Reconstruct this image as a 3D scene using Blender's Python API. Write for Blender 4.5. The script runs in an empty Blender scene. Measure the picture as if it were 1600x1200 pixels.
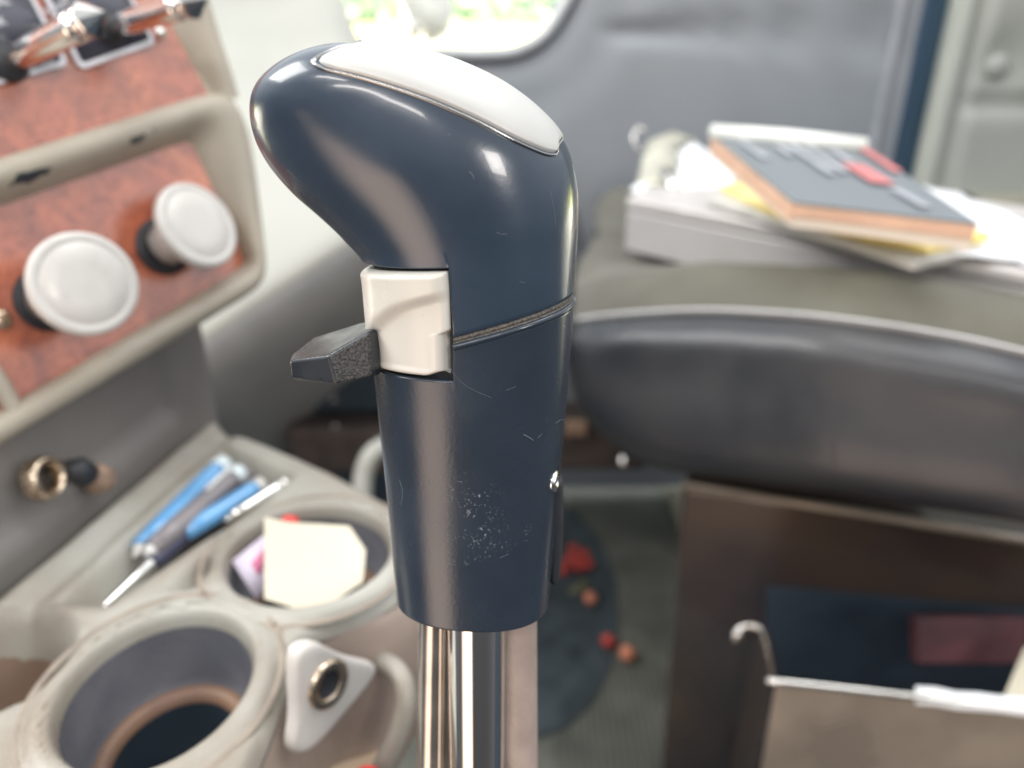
import bpy, bmesh, math, random
from mathutils import Vector as V, Matrix, noise
from math import sin, cos, pi, radians as rad, sqrt
random.seed(7)
S = bpy.context.scene
COL = S.collection
# ------------------------------------------------------------------ camera
CAMZ = 0.75
PITCH = rad(25)
FPX = 1209.0
cd = bpy.data.cameras.new("Camera"); cam = bpy.data.objects.new("Camera", cd); COL.objects.link(cam)
cam.location = (0, 0, CAMZ); cam.rotation_euler = (pi/2 - PITCH, 0, 0)
cd.sensor_width = 36; cd.lens = 36*FPX/1600; cd.clip_start = 0.01; cd.clip_end = 500
cd.dof.use_dof = True; cd.dof.focus_distance = 0.175; cd.dof.aperture_fstop = 7.6; cd.dof.aperture_blades = 0
S.camera = cam
# ------------------------------------------------------------------ world, lamps, exposure
w = bpy.data.worlds.new("World"); S.world = w; w.use_nodes = True
nt = w.node_tree; nt.nodes.clear()
wo = nt.nodes.new('ShaderNodeOutputWorld'); bg = nt.nodes.new('ShaderNodeBackground')
tc = nt.nodes.new('ShaderNodeTexCoord'); sx = nt.nodes.new('ShaderNodeSeparateXYZ')
mr = nt.nodes.new('ShaderNodeMapRange'); cr = nt.nodes.new('ShaderNodeValToRGB')
nt.links.new(tc.outputs['Generated'], sx.inputs[0]); nt.links.new(sx.outputs['Z'], mr.inputs['Value'])
mr.inputs['From Min'].default_value = -1; mr.inputs['From Max'].default_value = 1
nt.links.new(mr.outputs[0], cr.inputs[0])
E = cr.color_ramp.elements
E[0].position = 0.0; E[0].color = (.10, .095, .095, 1)
E[1].position = 1.0; E[1].color = (1.0, 1.0, 1.0, 1)
for p, c in ((.42, (.13, .13, .14, 1)), (.53, (.34, .37, .41, 1)), (.66, (.90, .94, .97, 1))):
    e = E.new(p); e.color = c
def wm(op, a, b=None, c=None):
    n = nt.nodes.new('ShaderNodeMath'); n.operation = op
    for k, q in enumerate((a, b, c)):
        if q is None: continue
        if isinstance(q, (int, float)): n.inputs[k].default_value = q
        else: nt.links.new(q, n.inputs[k])
    return n.outputs[0]
def wr_(v, a, b, c, d):
    n = nt.nodes.new('ShaderNodeMapRange'); n.interpolation_type = 'SMOOTHSTEP'; nt.links.new(v, n.inputs[0])
    for k, q in zip(('From Min', 'From Max', 'To Min', 'To Max'), (a, b, c, d)): n.inputs[k].default_value = q
    return n.outputs[0]
# the cab behind the camera is dimmer than the window side in front
fr = wr_(sx.outputs['Y'], -.8, .1, .42, 1.0)
m1 = nt.nodes.new('ShaderNodeVectorMath'); m1.operation = 'SCALE'; nt.links.new(cr.outputs[0], m1.inputs[0]); nt.links.new(fr, m1.inputs['Scale'])
# warm glow painted into the world, low behind-left, for reflections on knob and rod
az = wm('ARCTAN2', wm('MULTIPLY', sx.outputs['X'], -1), wm('MULTIPLY', sx.outputs['Y'], -1))
band = wm('MULTIPLY', wr_(az, rad(10), rad(22), 0, 1), wr_(az, rad(34), rad(56), 1, 0))
band = wm('MULTIPLY', band, wm('MULTIPLY', wr_(sx.outputs['Z'], -.80, -.42, .18, 1), wr_(sx.outputs['Z'], -.12, .06, 1, 0)))
warm = nt.nodes.new('ShaderNodeVectorMath'); warm.operation = 'SCALE'; warm.inputs[0].default_value = (2.8, 2.1, 1.62); nt.links.new(band, warm.inputs['Scale'])
ad = nt.nodes.new('ShaderNodeVectorMath'); ad.operation = 'ADD'; nt.links.new(m1.outputs[0], ad.inputs[0]); nt.links.new(warm.outputs[0], ad.inputs[1])
nt.links.new(ad.outputs[0], bg.inputs[0]); bg.inputs[1].default_value = 1.0
nt.links.new(bg.outputs[0], wo.inputs[0])

def area(name, loc, target, sx_, sy_, power, col=(1, 1, 1)):
    d = bpy.data.lights.new(name, 'AREA'); d.shape = 'RECTANGLE'; d.size = sx_; d.size_y = sy_
    d.energy = power; d.color = col
    o = bpy.data.objects.new(name, d); COL.objects.link(o); o.location = loc
    o.rotation_euler = (V(target) - V(loc)).to_track_quat('-Z', 'Y').to_euler()
    return o
# the cab's windows: windshield (left), driver's window (behind); the overhead lamps are added
area("windshield_light", (-0.95, 0.35, 1.65), (0.1, 0.45, 0.55), 0.8, 0.6, 12, (1.0, .99, .97))
area("driver_window_light", (0.62, -0.62, 1.16), (0.05, 0.4, 0.6), 0.20, 0.26, 2.6, (1.0, .95, .90))
area("knob_streak_light", (-0.12, -0.62, 1.42), (0.0, 0.2, 0.75), 0.55, 0.06, 2.0, (1.0, .94, .90))  # thin lamp added for a streak reflected on the knob head
area("knob_streak_light_left", (-0.42, -0.42, 1.62), (0.0, 0.2, 0.75), 0.30, 0.04, 0.9, (1.0, .94, .90))  # second thin lamp added for the knob head streaks
area("overhead_fill_light", (0.35, 0.55, 1.9), (0.2, 0.6, 0.5), 0.7, 0.7, 5, (1, 1, 1))  # soft lamp added overhead to brighten seat and door
area("outdoor_daylight", (0, 8, 9), (-2, 22, -1), 30, 12, 70000, (1, 1, .92))
S.view_settings.view_transform = 'Standard'; S.view_settings.look = 'None'
S.view_settings.exposure = 0.70; S.view_settings.gamma = 1; S.view_settings.use_curve_mapping = False
S.render.engine = 'CYCLES'; S.cycles.use_denoising = True; S.cycles.max_bounces = 8

# ------------------------------------------------------------------ geometry helpers
R = V((1, 0, 0)); U = V((0, sin(PITCH), cos(PITCH))); F = V((0, cos(PITCH), -sin(PITCH)))
C0 = V((0, 0, CAMZ)); UP = V((0, 0, 1))
def ray(x, y): return R*((x-800)/FPX) + U*((600-y)/FPX) + F
def P(x, y, d): return C0 + ray(x, y)*d
def on(x, y, p, n):
    r = ray(x, y); return C0 + r*((p-C0).dot(n)/r.dot(n))
def H(x, y, z): return on(x, y, V((0, 0, z)), UP)
def camv(a, b, c): return R*a + U*b + F*c

ORG = {}
def origin(par): return ORG.get(par.name, V((0, 0, 0))) if par else V((0, 0, 0))
def thing(name, label, cat, loc=(0, 0, 0), group=None):
    o = bpy.data.objects.new(name, None); COL.objects.link(o); o.location = loc
    o.empty_display_size = .02
    ORG[o.name] = V(loc); tag(o, label, cat, group); return o
def tag(o, label=None, cat=None, group=None, kind=None):
    if label: o['label'] = label
    if cat: o['category'] = cat
    if group: o['group'] = group
    if kind: o['kind'] = kind
    return o
def obj(name, bm, mat, par=None, smooth=True, loc=None, sub=0, bevel=0, solid=0):
    """link a bmesh whose vertices are in world space"""
    bmesh.ops.recalc_face_normals(bm, faces=bm.faces)
    L = origin(par) if par else V(loc or (0, 0, 0))
    bmesh.ops.translate(bm, verts=bm.verts, vec=-L)
    me = bpy.data.meshes.new(name); bm.to_mesh(me); bm.free()
    o = bpy.data.objects.new(name, me); COL.objects.link(o)
    if par: o.parent = par
    else: o.location = L
    ORG[o.name] = L
    for m in (mat if isinstance(mat, (list, tuple)) else [mat]): me.materials.append(m)
    if smooth:
        for p in me.polygons: p.use_smooth = True
    if solid:
        m = o.modifiers.new('s', 'SOLIDIFY'); m.thickness = solid; m.offset = -1
    if bevel:
        m = o.modifiers.new('b', 'BEVEL'); m.width = bevel; m.segments = 3; m.limit_method = 'ANGLE'; m.angle_limit = rad(35)
        m.harden_normals = True
    if sub:
        m = o.modifiers.new('u', 'SUBSURF'); m.levels = sub; m.render_levels = sub
    return o
def grid(bm, rows, close_u=False, close_v=False, cap0=False, cap1=False):
    vs = [[bm.verts.new(p) for p in r] for r in rows]
    n = len(vs); m = len(vs[0])
    for i in range(n if close_u else n-1):
        a = vs[i]; b = vs[(i+1) % n]
        for j in range(m if close_v else m-1):
            k = (j+1) % m
            try: bm.faces.new((a[j], a[k], b[k], b[j]))
            except ValueError: pass
    if cap0: bm.faces.new(vs[0][::-1])
    if cap1: bm.faces.new(vs[-1])
    return vs
def prism(bm, pts, dvec, mi=0):
    a = [bm.verts.new(p) for p in pts]; b = [bm.verts.new(p+dvec) for p in pts]
    fs = [bm.faces.new(a), bm.faces.new(b[::-1])]
    for i in range(len(a)):
        j = (i+1) % len(a); fs.append(bm.faces.new((a[i], b[i], b[j], a[j])))
    for f in fs: f.material_index = mi
def box(bm, c, ax, ay, az, mi=0):
    """c centre, ax/ay/az half-extent vectors"""
    prism(bm, [c-ax-ay-az, c+ax-ay-az, c+ax+ay-az, c-ax+ay-az], az*2, mi)
def basis(d):
    d = d.normalized(); a = d.cross(UP) if abs(d.z) < .9 else d.cross(V((1, 0, 0)))
    a.normalize(); return a, d.cross(a).normalized(), d
def lathe(bm, base, axis, prof, n=48, ends=True):
    """prof: (r, h) along axis from base"""
    a, b, d = basis(axis); rows = []
    for r, h in prof:
        rows.append([base + d*h + (a*cos(2*pi*k/n) + b*sin(2*pi*k/n))*max(r, 1e-5) for k in range(n)])
    grid(bm, rows, close_v=True, cap0=ends, cap1=ends)
def catmull(pts, n):
    """pts: list of Vector or floats tuples; n samples per segment"""
    out = []; m = len(pts)
    for i in range(m-1):
        p0 = pts[max(i-1, 0)]; p1 = pts[i]; p2 = pts[i+1]; p3 = pts[min(i+2, m-1)]
        for k in range(n):
            out.append(cr1(p0, p1, p2, p3, k/n))
    out.append(pts[-1]); return out
def cr1(p0, p1, p2, p3, t):
    return (p1*2 + (p2-p0)*t + (p0*2-p1*5+p2*4-p3)*(t*t) + (p1*3-p0-p2*3+p3)*(t**3))*.5
def tube(bm, path, r, n=16, caps=True):
    rows = []; prev = None
    for i, p in enumerate(path):
        d = (path[min(i+1, len(path)-1)] - path[max(i-1, 0)]).normalized()
        if prev is None: a, b, _ = basis(d)
        else:
            a = (prev - d*prev.dot(d)).normalized(); b = d.cross(a)
        prev = a
        rr = r[i] if isinstance(r, (list, tuple)) else r
        rows.append([p + (a*cos(2*pi*k/n) + b*sin(2*pi*k/n))*rr for k in range(n)])
    grid(bm, rows, close_v=True, cap0=caps, cap1=caps)
def sm(a, b, x):
    t = min(max((x-a)/(b-a), 0), 1); return t*t*(3-2*t)

# ------------------------------------------------------------------ materials
def mat(name, col, rough=.5, metal=0, var=.12, vscale=40, bump=0, bscale=400, coat=0, spec=.5, rvar=.1,
        col2=None, scratch=0, sheen=0, trans=0, emis=None, stretch=None):
    m = bpy.data.materials.new(name); m.use_nodes = True; t = m.node_tree; N = t.nodes; L = t.links
    b = N['Principled BSDF']; tcn = N.new('ShaderNodeTexCoord')
    src = tcn.outputs['Object']
    if stretch:
        mp = N.new('ShaderNodeMapping'); mp.inputs['Scale'].default_value = stretch; L.new(src, mp.inputs[0]); src = mp.outputs[0]
    n1 = N.new('ShaderNodeTexNoise'); n1.inputs['Scale'].default_value = vscale; n1.inputs['Detail'].default_value = 5
    L.new(src, n1.inputs['Vector'])
    rp = N.new('ShaderNodeValToRGB'); L.new(n1.outputs[0], rp.inputs[0])
    c2 = col2 or tuple(min(1, c*(1+var)) for c in col); c1 = tuple(c*(1-var) for c in col) if not col2 else col
    rp.color_ramp.elements[0].position = .32; rp.color_ramp.elements[1].position = .68
    rp.color_ramp.elements[0].color = (*c1, 1); rp.color_ramp.elements[1].color = (*c2, 1)
    L.new(rp.outputs[0], b.inputs['Base Color'])
    b.inputs['Metallic'].default_value = metal
    b.inputs['Specular IOR Level'].default_value = spec
    b.inputs['Coat Weight'].default_value = coat; b.inputs['Coat Roughness'].default_value = .06
    b.inputs['Sheen Weight'].default_value = sheen
    b.inputs['Transmission Weight'].default_value = trans
    rr = N.new('ShaderNodeMapRange'); L.new(n1.outputs[0], rr.inputs[0])
    rr.inputs['From Min'].default_value = .3; rr.inputs['From Max'].default_value = .7
    rr.inputs['To Min'].default_value = max(rough-rvar, .02); rr.inputs['To Max'].default_value = min(rough+rvar, 1)
    L.new(rr.outputs[0], b.inputs['Roughness'])
    if bump:
        n2 = N.new('ShaderNodeTexNoise'); n2.inputs['Scale'].default_value = bscale; n2.inputs['Detail'].default_value = 4
        L.new(src, n2.inputs['Vector'])
        bp = N.new('ShaderNodeBump'); bp.inputs['Strength'].default_value = bump; bp.inputs['Distance'].default_value = .001
        L.new(n2.outputs[0], bp.inputs['Height']); L.new(bp.outputs[0], b.inputs['Normal'])
    if emis:
        b.inputs['Emission Color'].default_value = (*emis[0], 1); b.inputs['Emission Strength'].default_value = emis[1]
    m['src'] = 0
    return m
def patches(m, spots, col, nscale=260, rough=.6):
    """irregular worn patches at world points (object origin given)"""
    t = m.node_tree; N = t.nodes; L = t.links; b = N['Principled BSDF']
    geo = N.new('ShaderNodeNewGeometry'); nz = N.new('ShaderNodeTexNoise'); nz.inputs['Scale'].default_value = nscale
    nz.inputs['Detail'].default_value = 6; L.new(geo.outputs['Position'], nz.inputs['Vector'])
    total = None
    for p, r, st in spots:
        s = N.new('ShaderNodeVectorMath'); s.operation = 'SUBTRACT'; L.new(geo.outputs['Position'], s.inputs[0]); s.inputs[1].default_value = p
        # elongated along st direction: subtract part of the component
        dt = N.new('ShaderNodeVectorMath'); dt.operation = 'DOT_PRODUCT'; L.new(s.outputs[0], dt.inputs[0]); dt.inputs[1].default_value = st.normalized()
        sc = N.new('ShaderNodeVectorMath'); sc.operation = 'SCALE'; sc.inputs[0].default_value = st.normalized()*.62; L.new(dt.outputs['Value'], sc.inputs['Scale'])
        s2 = N.new('ShaderNodeVectorMath'); s2.operation = 'SUBTRACT'; L.new(s.outputs[0], s2.inputs[0]); L.new(sc.outputs[0], s2.inputs[1])
        ln = N.new('ShaderNodeVectorMath'); ln.operation = 'LENGTH'; L.new(s2.outputs[0], ln.inputs[0])
        ma = N.new('ShaderNodeMath'); ma.operation = 'MULTIPLY_ADD'; L.new(nz.outputs[0], ma.inputs[0]); ma.inputs[1].default_value = -1.6*r; L.new(ln.outputs['Value'], ma.inputs[2])
        mm = N.new('ShaderNodeMath'); mm.operation = 'LESS_THAN'; L.new(ma.outputs[0], mm.inputs[0]); mm.inputs[1].default_value = .1*r
        if total is None: total = mm.outputs[0]
        else:
            mx = N.new('ShaderNodeMath'); mx.operation = 'MAXIMUM'; L.new(total, mx.inputs[0]); L.new(mm.outputs[0], mx.inputs[1]); total = mx.outputs[0]
    mix = N.new('ShaderNodeMix'); mix.data_type = 'RGBA'
    old = b.inputs['Base Color'].links[0].from_socket
    L.new(total, mix.inputs['Factor']); L.new(old, mix.inputs['A']); mix.inputs['B'].default_value = (*col, 1)
    L.new(mix.outputs['Result'], b.inputs['Base Color'])

M = {}
M['knob'] = mat('knob_plastic', (.024, .040, .064), .24, var=.10, vscale=60, bump=.02, bscale=700, rvar=.04, coat=.35)
M['grip'] = mat('grip_plastic', (.021, .031, .047), .26, var=.10, vscale=50, bump=.045, bscale=1100, rvar=.05, coat=.2)
M['core'] = mat('knob_core', (.02, .025, .03), .7)
M['dust'] = mat('seam_dust', (.07, .068, .066), .9, col2=(.20, .185, .165), vscale=1700, bump=.8, bscale=1500)
M['button'] = mat('button_plastic', (.545, .53, .485), .28, var=.04, vscale=40, coat=.2)
M['lever'] = mat('lever_plastic', (.020, .024, .030), .24, var=.15, vscale=120, bump=.05, bscale=900)
M['leverrough'] = mat('lever_grit', (.015, .019, .024), .6, col2=(.09, .085, .08), vscale=1600, bump=.9, bscale=1800)
M['badge'] = mat('badge_metal', (.46, .46, .445), .42, metal=.25, var=.03, vscale=60, rvar=.06)
M['rim'] = mat('badge_rim', (.38, .38, .38), .2, metal=1.0)
M['chrome'] = mat('chrome', (.86, .85, .83), .05, metal=1.0, var=.02, rvar=.03, vscale=30)
M['chromeworn'] = mat('worn_chrome', (.78, .76, .72), .14, metal=1.0, var=.08, rvar=.08, vscale=120)
M['grime'] = mat('grime_brown', (.25, .21, .17), .6, var=.25, vscale=60)
M['duct'] = mat('duct_dark', (.055, .042, .038), .6, var=.3, vscale=40)
M['socketplate'] = mat('socket_plate_cream', (.50, .465, .43), .35, col2=(.56, .53, .50), vscale=70)
M['hose'] = mat('hose', (.34, .27, .24), .42, var=.10, vscale=120, bump=.3, bscale=700)
M['hose2'] = mat('hose_smoke', (.42, .39, .36), .13, metal=.85, var=.2, vscale=60)
M['beige'] = mat('dash_beige', (.38, .34, .275), .42, var=.10, vscale=35, bump=.5, bscale=900)
M['console'] = mat('console_beige', (.235, .20, .16), .34, var=.14, vscale=17, bump=.3, bscale=1000, col2=(.37, .365, .325))
M['consoleside'] = mat('console_side', (.31, .245, .205), .34, var=.10, vscale=25, bump=.3, bscale=900)
M['cupin'] = mat('cup_lining', (.095, .10, .12), .5, col2=(.145, .145, .16), vscale=30, bump=.3)
M['rust'] = mat('cup_ring_rust', (.26, .155, .09), .55, col2=(.19, .115, .09), vscale=40)
M['grey'] = mat('dash_grey', (.20, .185, .175), .42, var=.08, vscale=20, bump=.4, bscale=900)
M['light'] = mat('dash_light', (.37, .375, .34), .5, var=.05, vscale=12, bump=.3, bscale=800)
M['under'] = mat('under_dash_shade', (.27, .28, .28), .5, var=.08, vscale=20)  # darker than the bolster to imitate shade below the break line
M['white'] = mat('knob_white', (.57, .55, .52), .34, var=.05, vscale=90, bump=.12, bscale=700, coat=.15)
M['black'] = mat('black_rubber', (.02, .022, .027), .5)
M['plate'] = mat('plate_dark', (.05, .05, .07), .25, coat=.4)
M['plateline'] = mat('plate_line', (.66, .66, .70), .35)
M['brass'] = mat('brass', (.62, .50, .38), .25, metal=1, var=.15, vscale=200)
M['rubberbrown'] = mat('plug_brown', (.30, .20, .14), .5, var=.3, vscale=150)
M['leather'] = mat('seat_leather', (.017, .021, .028), .36, col2=(.038, .038, .041), vscale=11, bump=.5, bscale=500, rvar=.10, coat=.12)
M['seattop'] = mat('seat_fabric', (.060, .052, .037), .55, col2=(.12, .118, .088), vscale=11, bump=.8, bscale=700, sheen=.2)
M['piping'] = mat('seat_piping', (.17, .165, .16), .5, bump=.5, bscale=900)
M['pedestal'] = mat('pedestal_warm_reflection', (.014, .019, .030), .20, col2=(.075, .05, .036), vscale=5, rvar=.08, coat=1.0)  # brown tone in the colour stands in for a warm reflection
M['pocketmetal'] = mat('pocket_metal', (.42, .35, .28), .34, metal=.5, var=.2, vscale=14)
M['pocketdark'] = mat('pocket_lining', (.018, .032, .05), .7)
M['door'] = mat('door_vinyl', (.25, .272, .298), .5, var=.05, vscale=8, bump=.5, bscale=500)
M['doortrim'] = mat('door_trim', (.30, .32, .35), .35)
M['gasket'] = mat('window_gasket', (.56, .58, .60), .3)
M['pillar'] = mat('pillar_blue', (.022, .060, .125), .6)
M['sleeper'] = mat('sleeper_vinyl', (.33, .35, .325), .5, var=.04, vscale=12, bump=.4, bscale=500)
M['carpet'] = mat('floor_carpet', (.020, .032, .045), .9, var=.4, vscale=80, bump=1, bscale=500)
M['kick'] = mat('footwell_shade', (.014, .028, .042), .8)  # near-black, paints the footwell shade; also on other dark parts
M['mat'] = mat('floor_mat', (.13, .135, .115), .5, var=.25, vscale=14, bump=.4)
M['matdark'] = mat('floor_mat_dark', (.045, .06, .07), .5, var=.3, vscale=30)
M['matedge'] = mat('mat_edge', (.30, .29, .23), .5, var=.1)
M['red'] = mat('berry_red', (.45, .05, .04), .35, var=.3, vscale=200)
M['orange'] = mat('berry_orange', (.60, .22, .13), .35, var=.2, vscale=200)
M['leaf'] = mat('dry_leaf', (.20, .20, .12), .7)
M['paper'] = mat('paper_white', (.76, .78, .80), .7, var=.03)
M['cream'] = mat('paper_cream', (.64, .59, .47), .7, var=.03, vscale=20)
M['card'] = mat('card_lilac', (.68, .62, .74), .6, var=.03)
M['pink'] = mat('print_pink', (.70, .20, .35), .6)
M['redcap'] = mat('cap_red', (.75, .06, .05), .35)
M['case'] = mat('case_aluminium', (.46, .44, .435), .38, metal=.1, var=.04, vscale=25)
M['caselid'] = mat('case_lid', (.50, .475, .465), .40, metal=.1, var=.04)
M['clip'] = mat('clip_metal', (.58, .57, .48), .30, metal=.6, var=.08)
M['cover'] = mat('book_cover', (.13, .15, .165), .38, var=.06, vscale=20)
M['pageorange'] = mat('book_edge_orange', (.72, .47, .34), .6)
M['pages'] = mat('book_pages', (.78, .70, .60), .7, var=.05, vscale=300, stretch=(.2, .2, 6))
M['bookspine'] = mat('book_pale_spine', (.70, .72, .68), .4)
M['bookred'] = mat('book_red_print', (.46, .15, .15), .45)
M['dullred'] = mat('booklet_red', (.065, .02, .026), .6, var=.5, vscale=25)
M['print'] = mat('book_print', (.33, .35, .38), .5)
M['yellow'] = mat('pad_yellow', (.83, .62, .13), .6, col2=(.85, .72, .33), vscale=15)
M['greybook'] = mat('grey_book', (.50, .49, .46), .5)
M['blue'] = mat('pen_blue', (.13, .36, .66), .22, coat=.5, var=.12)
M['clear'] = mat('pen_clear', (.66, .75, .78), .12, coat=.5)
M['navy'] = mat('pen_navy', (.05, .055, .10), .22, coat=.4)
M['pengrey'] = mat('pen_grey', (.22, .20, .21), .3, coat=.3)
M['tan'] = mat('tan_card', (.55, .42, .30), .6)
M['grass'] = mat('grass', (.15, .17, .03), .9, col2=(.24, .24, .06), vscale=.5)
M['hedge'] = mat('hedge', (.13, .19, .11), .9, var=.3, vscale=1.0)
M['gravel'] = mat('drive', (.40, .38, .33), .9)
M['mirror'] = mat('mirror_white', (.72, .72, .70), .25, coat=.4)
def glass():
    m = bpy.data.materials.new('window_glass'); m.use_nodes = True; b = m.node_tree.nodes['Principled BSDF']
    t = m.node_tree; tr = t.nodes.new('ShaderNodeBsdfTransparent'); gl = t.nodes.new('ShaderNodeBsdfGlossy'); gl.inputs['Roughness'].default_value = .03
    nz = t.nodes.new('ShaderNodeTexNoise'); nz.inputs['Scale'].default_value = 5
    r = t.nodes.new('ShaderNodeMapRange'); t.links.new(nz.outputs[0], r.inputs[0]); r.inputs['To Min'].default_value = .05; r.inputs['To Max'].default_value = .10
    mx = t.nodes.new('ShaderNodeMixShader'); t.links.new(r.outputs[0], mx.inputs[0]); t.links.new(tr.outputs[0], mx.inputs[1]); t.links.new(gl.outputs[0], mx.inputs[2])
    t.links.new(mx.outputs[0], t.nodes['Material Output'].inputs['Surface']); return m
M['glass'] = glass()
def wood():
    m = mat('burl_wood', (.42, .10, .045), .22, coat=1.0, var=.1)
    t = m.node_tree; N = t.nodes; L = t.links; b = N['Principled BSDF']; tcn = N.new('ShaderNodeTexCoord')
    n0 = N.new('ShaderNodeTexNoise'); n0.inputs['Scale'].default_value = 24; n0.inputs['Detail'].default_value = 7; n0.inputs['Distortion'].default_value = 1.6
    n1 = N.new('ShaderNodeTexNoise'); n1.inputs['Scale'].default_value = 190; n1.inputs['Detail'].default_value = 5; n1.inputs['Distortion'].default_value = 1.0
    L.new(tcn.outputs['Object'], n0.inputs[0]); L.new(tcn.outputs['Object'], n1.inputs[0])
    r0 = N.new('ShaderNodeValToRGB'); L.new(n0.outputs[0], r0.inputs[0]); e = r0.color_ramp.elements
    e[0].position = .30; e[0].color = (.25, .075, .045, 1); e[1].position = .70; e[1].color = (.56, .17, .075, 1)
    k = e.new(.48); k.color = (.42, .115, .06, 1)
    r1 = N.new('ShaderNodeValToRGB'); L.new(n1.outputs[0], r1.inputs[0]); e = r1.color_ramp.elements
    e[0].position = .36; e[0].color = (.50, .42, .42, 1); e[1].position = .55; e[1].color = (1, 1, 1, 1)
    mx = N.new('ShaderNodeMix'); mx.data_type = 'RGBA'; mx.blend_type = 'MULTIPLY'; mx.inputs['Factor'].default_value = .6
    L.new(r0.outputs[0], mx.inputs['A']); L.new(r1.outputs[0], mx.inputs['B']); L.new(mx.outputs['Result'], b.inputs['Base Color'])
    b.inputs['Coat Roughness'].default_value = .2; b.inputs['Coat IOR'].default_value = 1.75
    return m
M['wood'] = wood()
# fine wear on the grip: pale specks in a worn zone and hairline scratches
def specks(m, pts, col):
    t = m.node_tree; N = t.nodes; L = t.links; b = N['Principled BSDF']
    geo = N.new('ShaderNodeNewGeometry')
    nz = N.new('ShaderNodeTexNoise'); nz.inputs['Scale'].default_value = 1500; nz.inputs['Detail'].default_value = 3
    L.new(geo.outputs['Position'], nz.inputs['Vector'])
    th = N.new('ShaderNodeMapRange'); L.new(nz.outputs[0], th.inputs[0]); th.inputs['From Min'].default_value = .58; th.inputs['From Max'].default_value = .70
    total = None
    for p, r in pts:
        d = N.new('ShaderNodeVectorMath'); d.operation = 'DISTANCE'; L.new(geo.outputs['Position'], d.inputs[0]); d.inputs[1].default_value = p
        q = N.new('ShaderNodeMapRange'); L.new(d.outputs['Value'], q.inputs[0]); q.inputs['From Min'].default_value = r; q.inputs['From Max'].default_value = r*.2
        q.inputs['To Min'].default_value = 0; q.inputs['To Max'].default_value = 1
        if total is None: total = q.outputs[0]
        else:
            mx = N.new('ShaderNodeMath'); mx.operation = 'MAXIMUM'; L.new(total, mx.inputs[0]); L.new(q.outputs[0], mx.inputs[1]); total = mx.outputs[0]
    n3 = N.new('ShaderNodeTexNoise'); n3.inputs['Scale'].default_value = 260; L.new(geo.outputs['Position'], n3.inputs['Vector'])
    t3 = N.new('ShaderNodeMapRange'); L.new(n3.outputs[0], t3.inputs[0]); t3.inputs['From Min'].default_value = .42; t3.inputs['From Max'].default_value = .62
    mu = N.new('ShaderNodeMath'); mu.operation = 'MULTIPLY'; L.new(th.outputs[0], mu.inputs[0]); L.new(total, mu.inputs[1])
    mu2 = N.new('ShaderNodeMath'); mu2.operation = 'MULTIPLY'; L.new(mu.outputs[0], mu2.inputs[0]); L.new(t3.outputs[0], mu2.inputs[1])
    mix = N.new('ShaderNodeMix'); mix.data_type = 'RGBA'
    old = b.inputs['Base Color'].links[0].from_socket
    L.new(mu2.outputs[0], mix.inputs['Factor']); L.new(old, mix.inputs['A']); mix.inputs['B'].default_value = (*col, 1)
    L.new(mix.outputs['Result'], b.inputs['Base Color'])
specks(M['grip'], [(P(738, 790, .178), .0085), (P(762, 835, .181), .0085), (P(730, 850, .183), .006), (P(815, 830, .184), .004)], (.26, .28, .31))
specks(M['knob'], [(P(422, 190, .178), .011), (P(470, 150, .17), .009)], (.42, .46, .52))

# ================================================================== SETTING: floor, outdoors
def slab4(name, cs, th, m, par=None, label=None, bevel=.0015, mi=None, cat=None, group=None):
    """slab with 4 top corners (world) and thickness downwards along its own normal"""
    n = (cs[1]-cs[0]).cross(cs[3]-cs[0]).normalized()
    if n.dot(UP) < 0: n = -n
    # make planar
    c = sum(cs, V())/len(cs); cs = [p - n*((p-c).dot(n)) for p in cs]
    bm = bmesh.new(); prism(bm, cs, -n*th)
    return obj(name, bm, m, par, smooth=True, bevel=bevel, loc=None if par else c), n, cs
bm = bmesh.new(); box(bm, V((.2, .55, -.01)), V((1.1, 0, 0)), V((0, .68, 0)), V((0, 0, .01)))
tag(obj('floor', bm, M['carpet'], smooth=False), kind='structure')
bm = bmesh.new(); grid(bm, [[V((x, y, -1.1 + min(y-2, 18.5)*.1 + .03*noise.noise(V((x*.7, y*.7, 0))))) for x in range(-40, 41, 2)] for y in range(2, 60, 2)])
tag(obj('grass_field', bm, M['grass'], smooth=False), kind='structure')
bm = bmesh.new(); grid(bm, [[V((x, y, -1.02+(y-2)*.1)) for x in (-30, 30)] for y in (2.2, 8)])
tag(obj('gravel_drive', bm, M['gravel'], smooth=False), kind='structure')
# far hedge: clumps of leaf cards
bm = bmesh.new(); rnd = random.Random(3)
for i in range(5000):
    x = rnd.uniform(-16, 8); y = rnd.uniform(21, 24); h = 2.6 + .6*noise.noise(V((x*.5, 0, 0))); z = .55 + h*rnd.random()**.8
    p = V((x, y, z)); s = .14; a = V((rnd.uniform(-1, 1), rnd.uniform(-1, 1), rnd.uniform(-1, 1))).normalized()*s; b_ = a.cross(V((rnd.random(), rnd.random(), rnd.random()))).normalized()*s
    bm.faces.new([bm.verts.new(q) for q in (p-a, p-b_, p+a, p+b_)])
tag(obj('hedge', bm, M['hedge'], smooth=False), 'dark green hedge far beyond the field, seen through the door window', 'hedge', kind='stuff')

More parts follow.
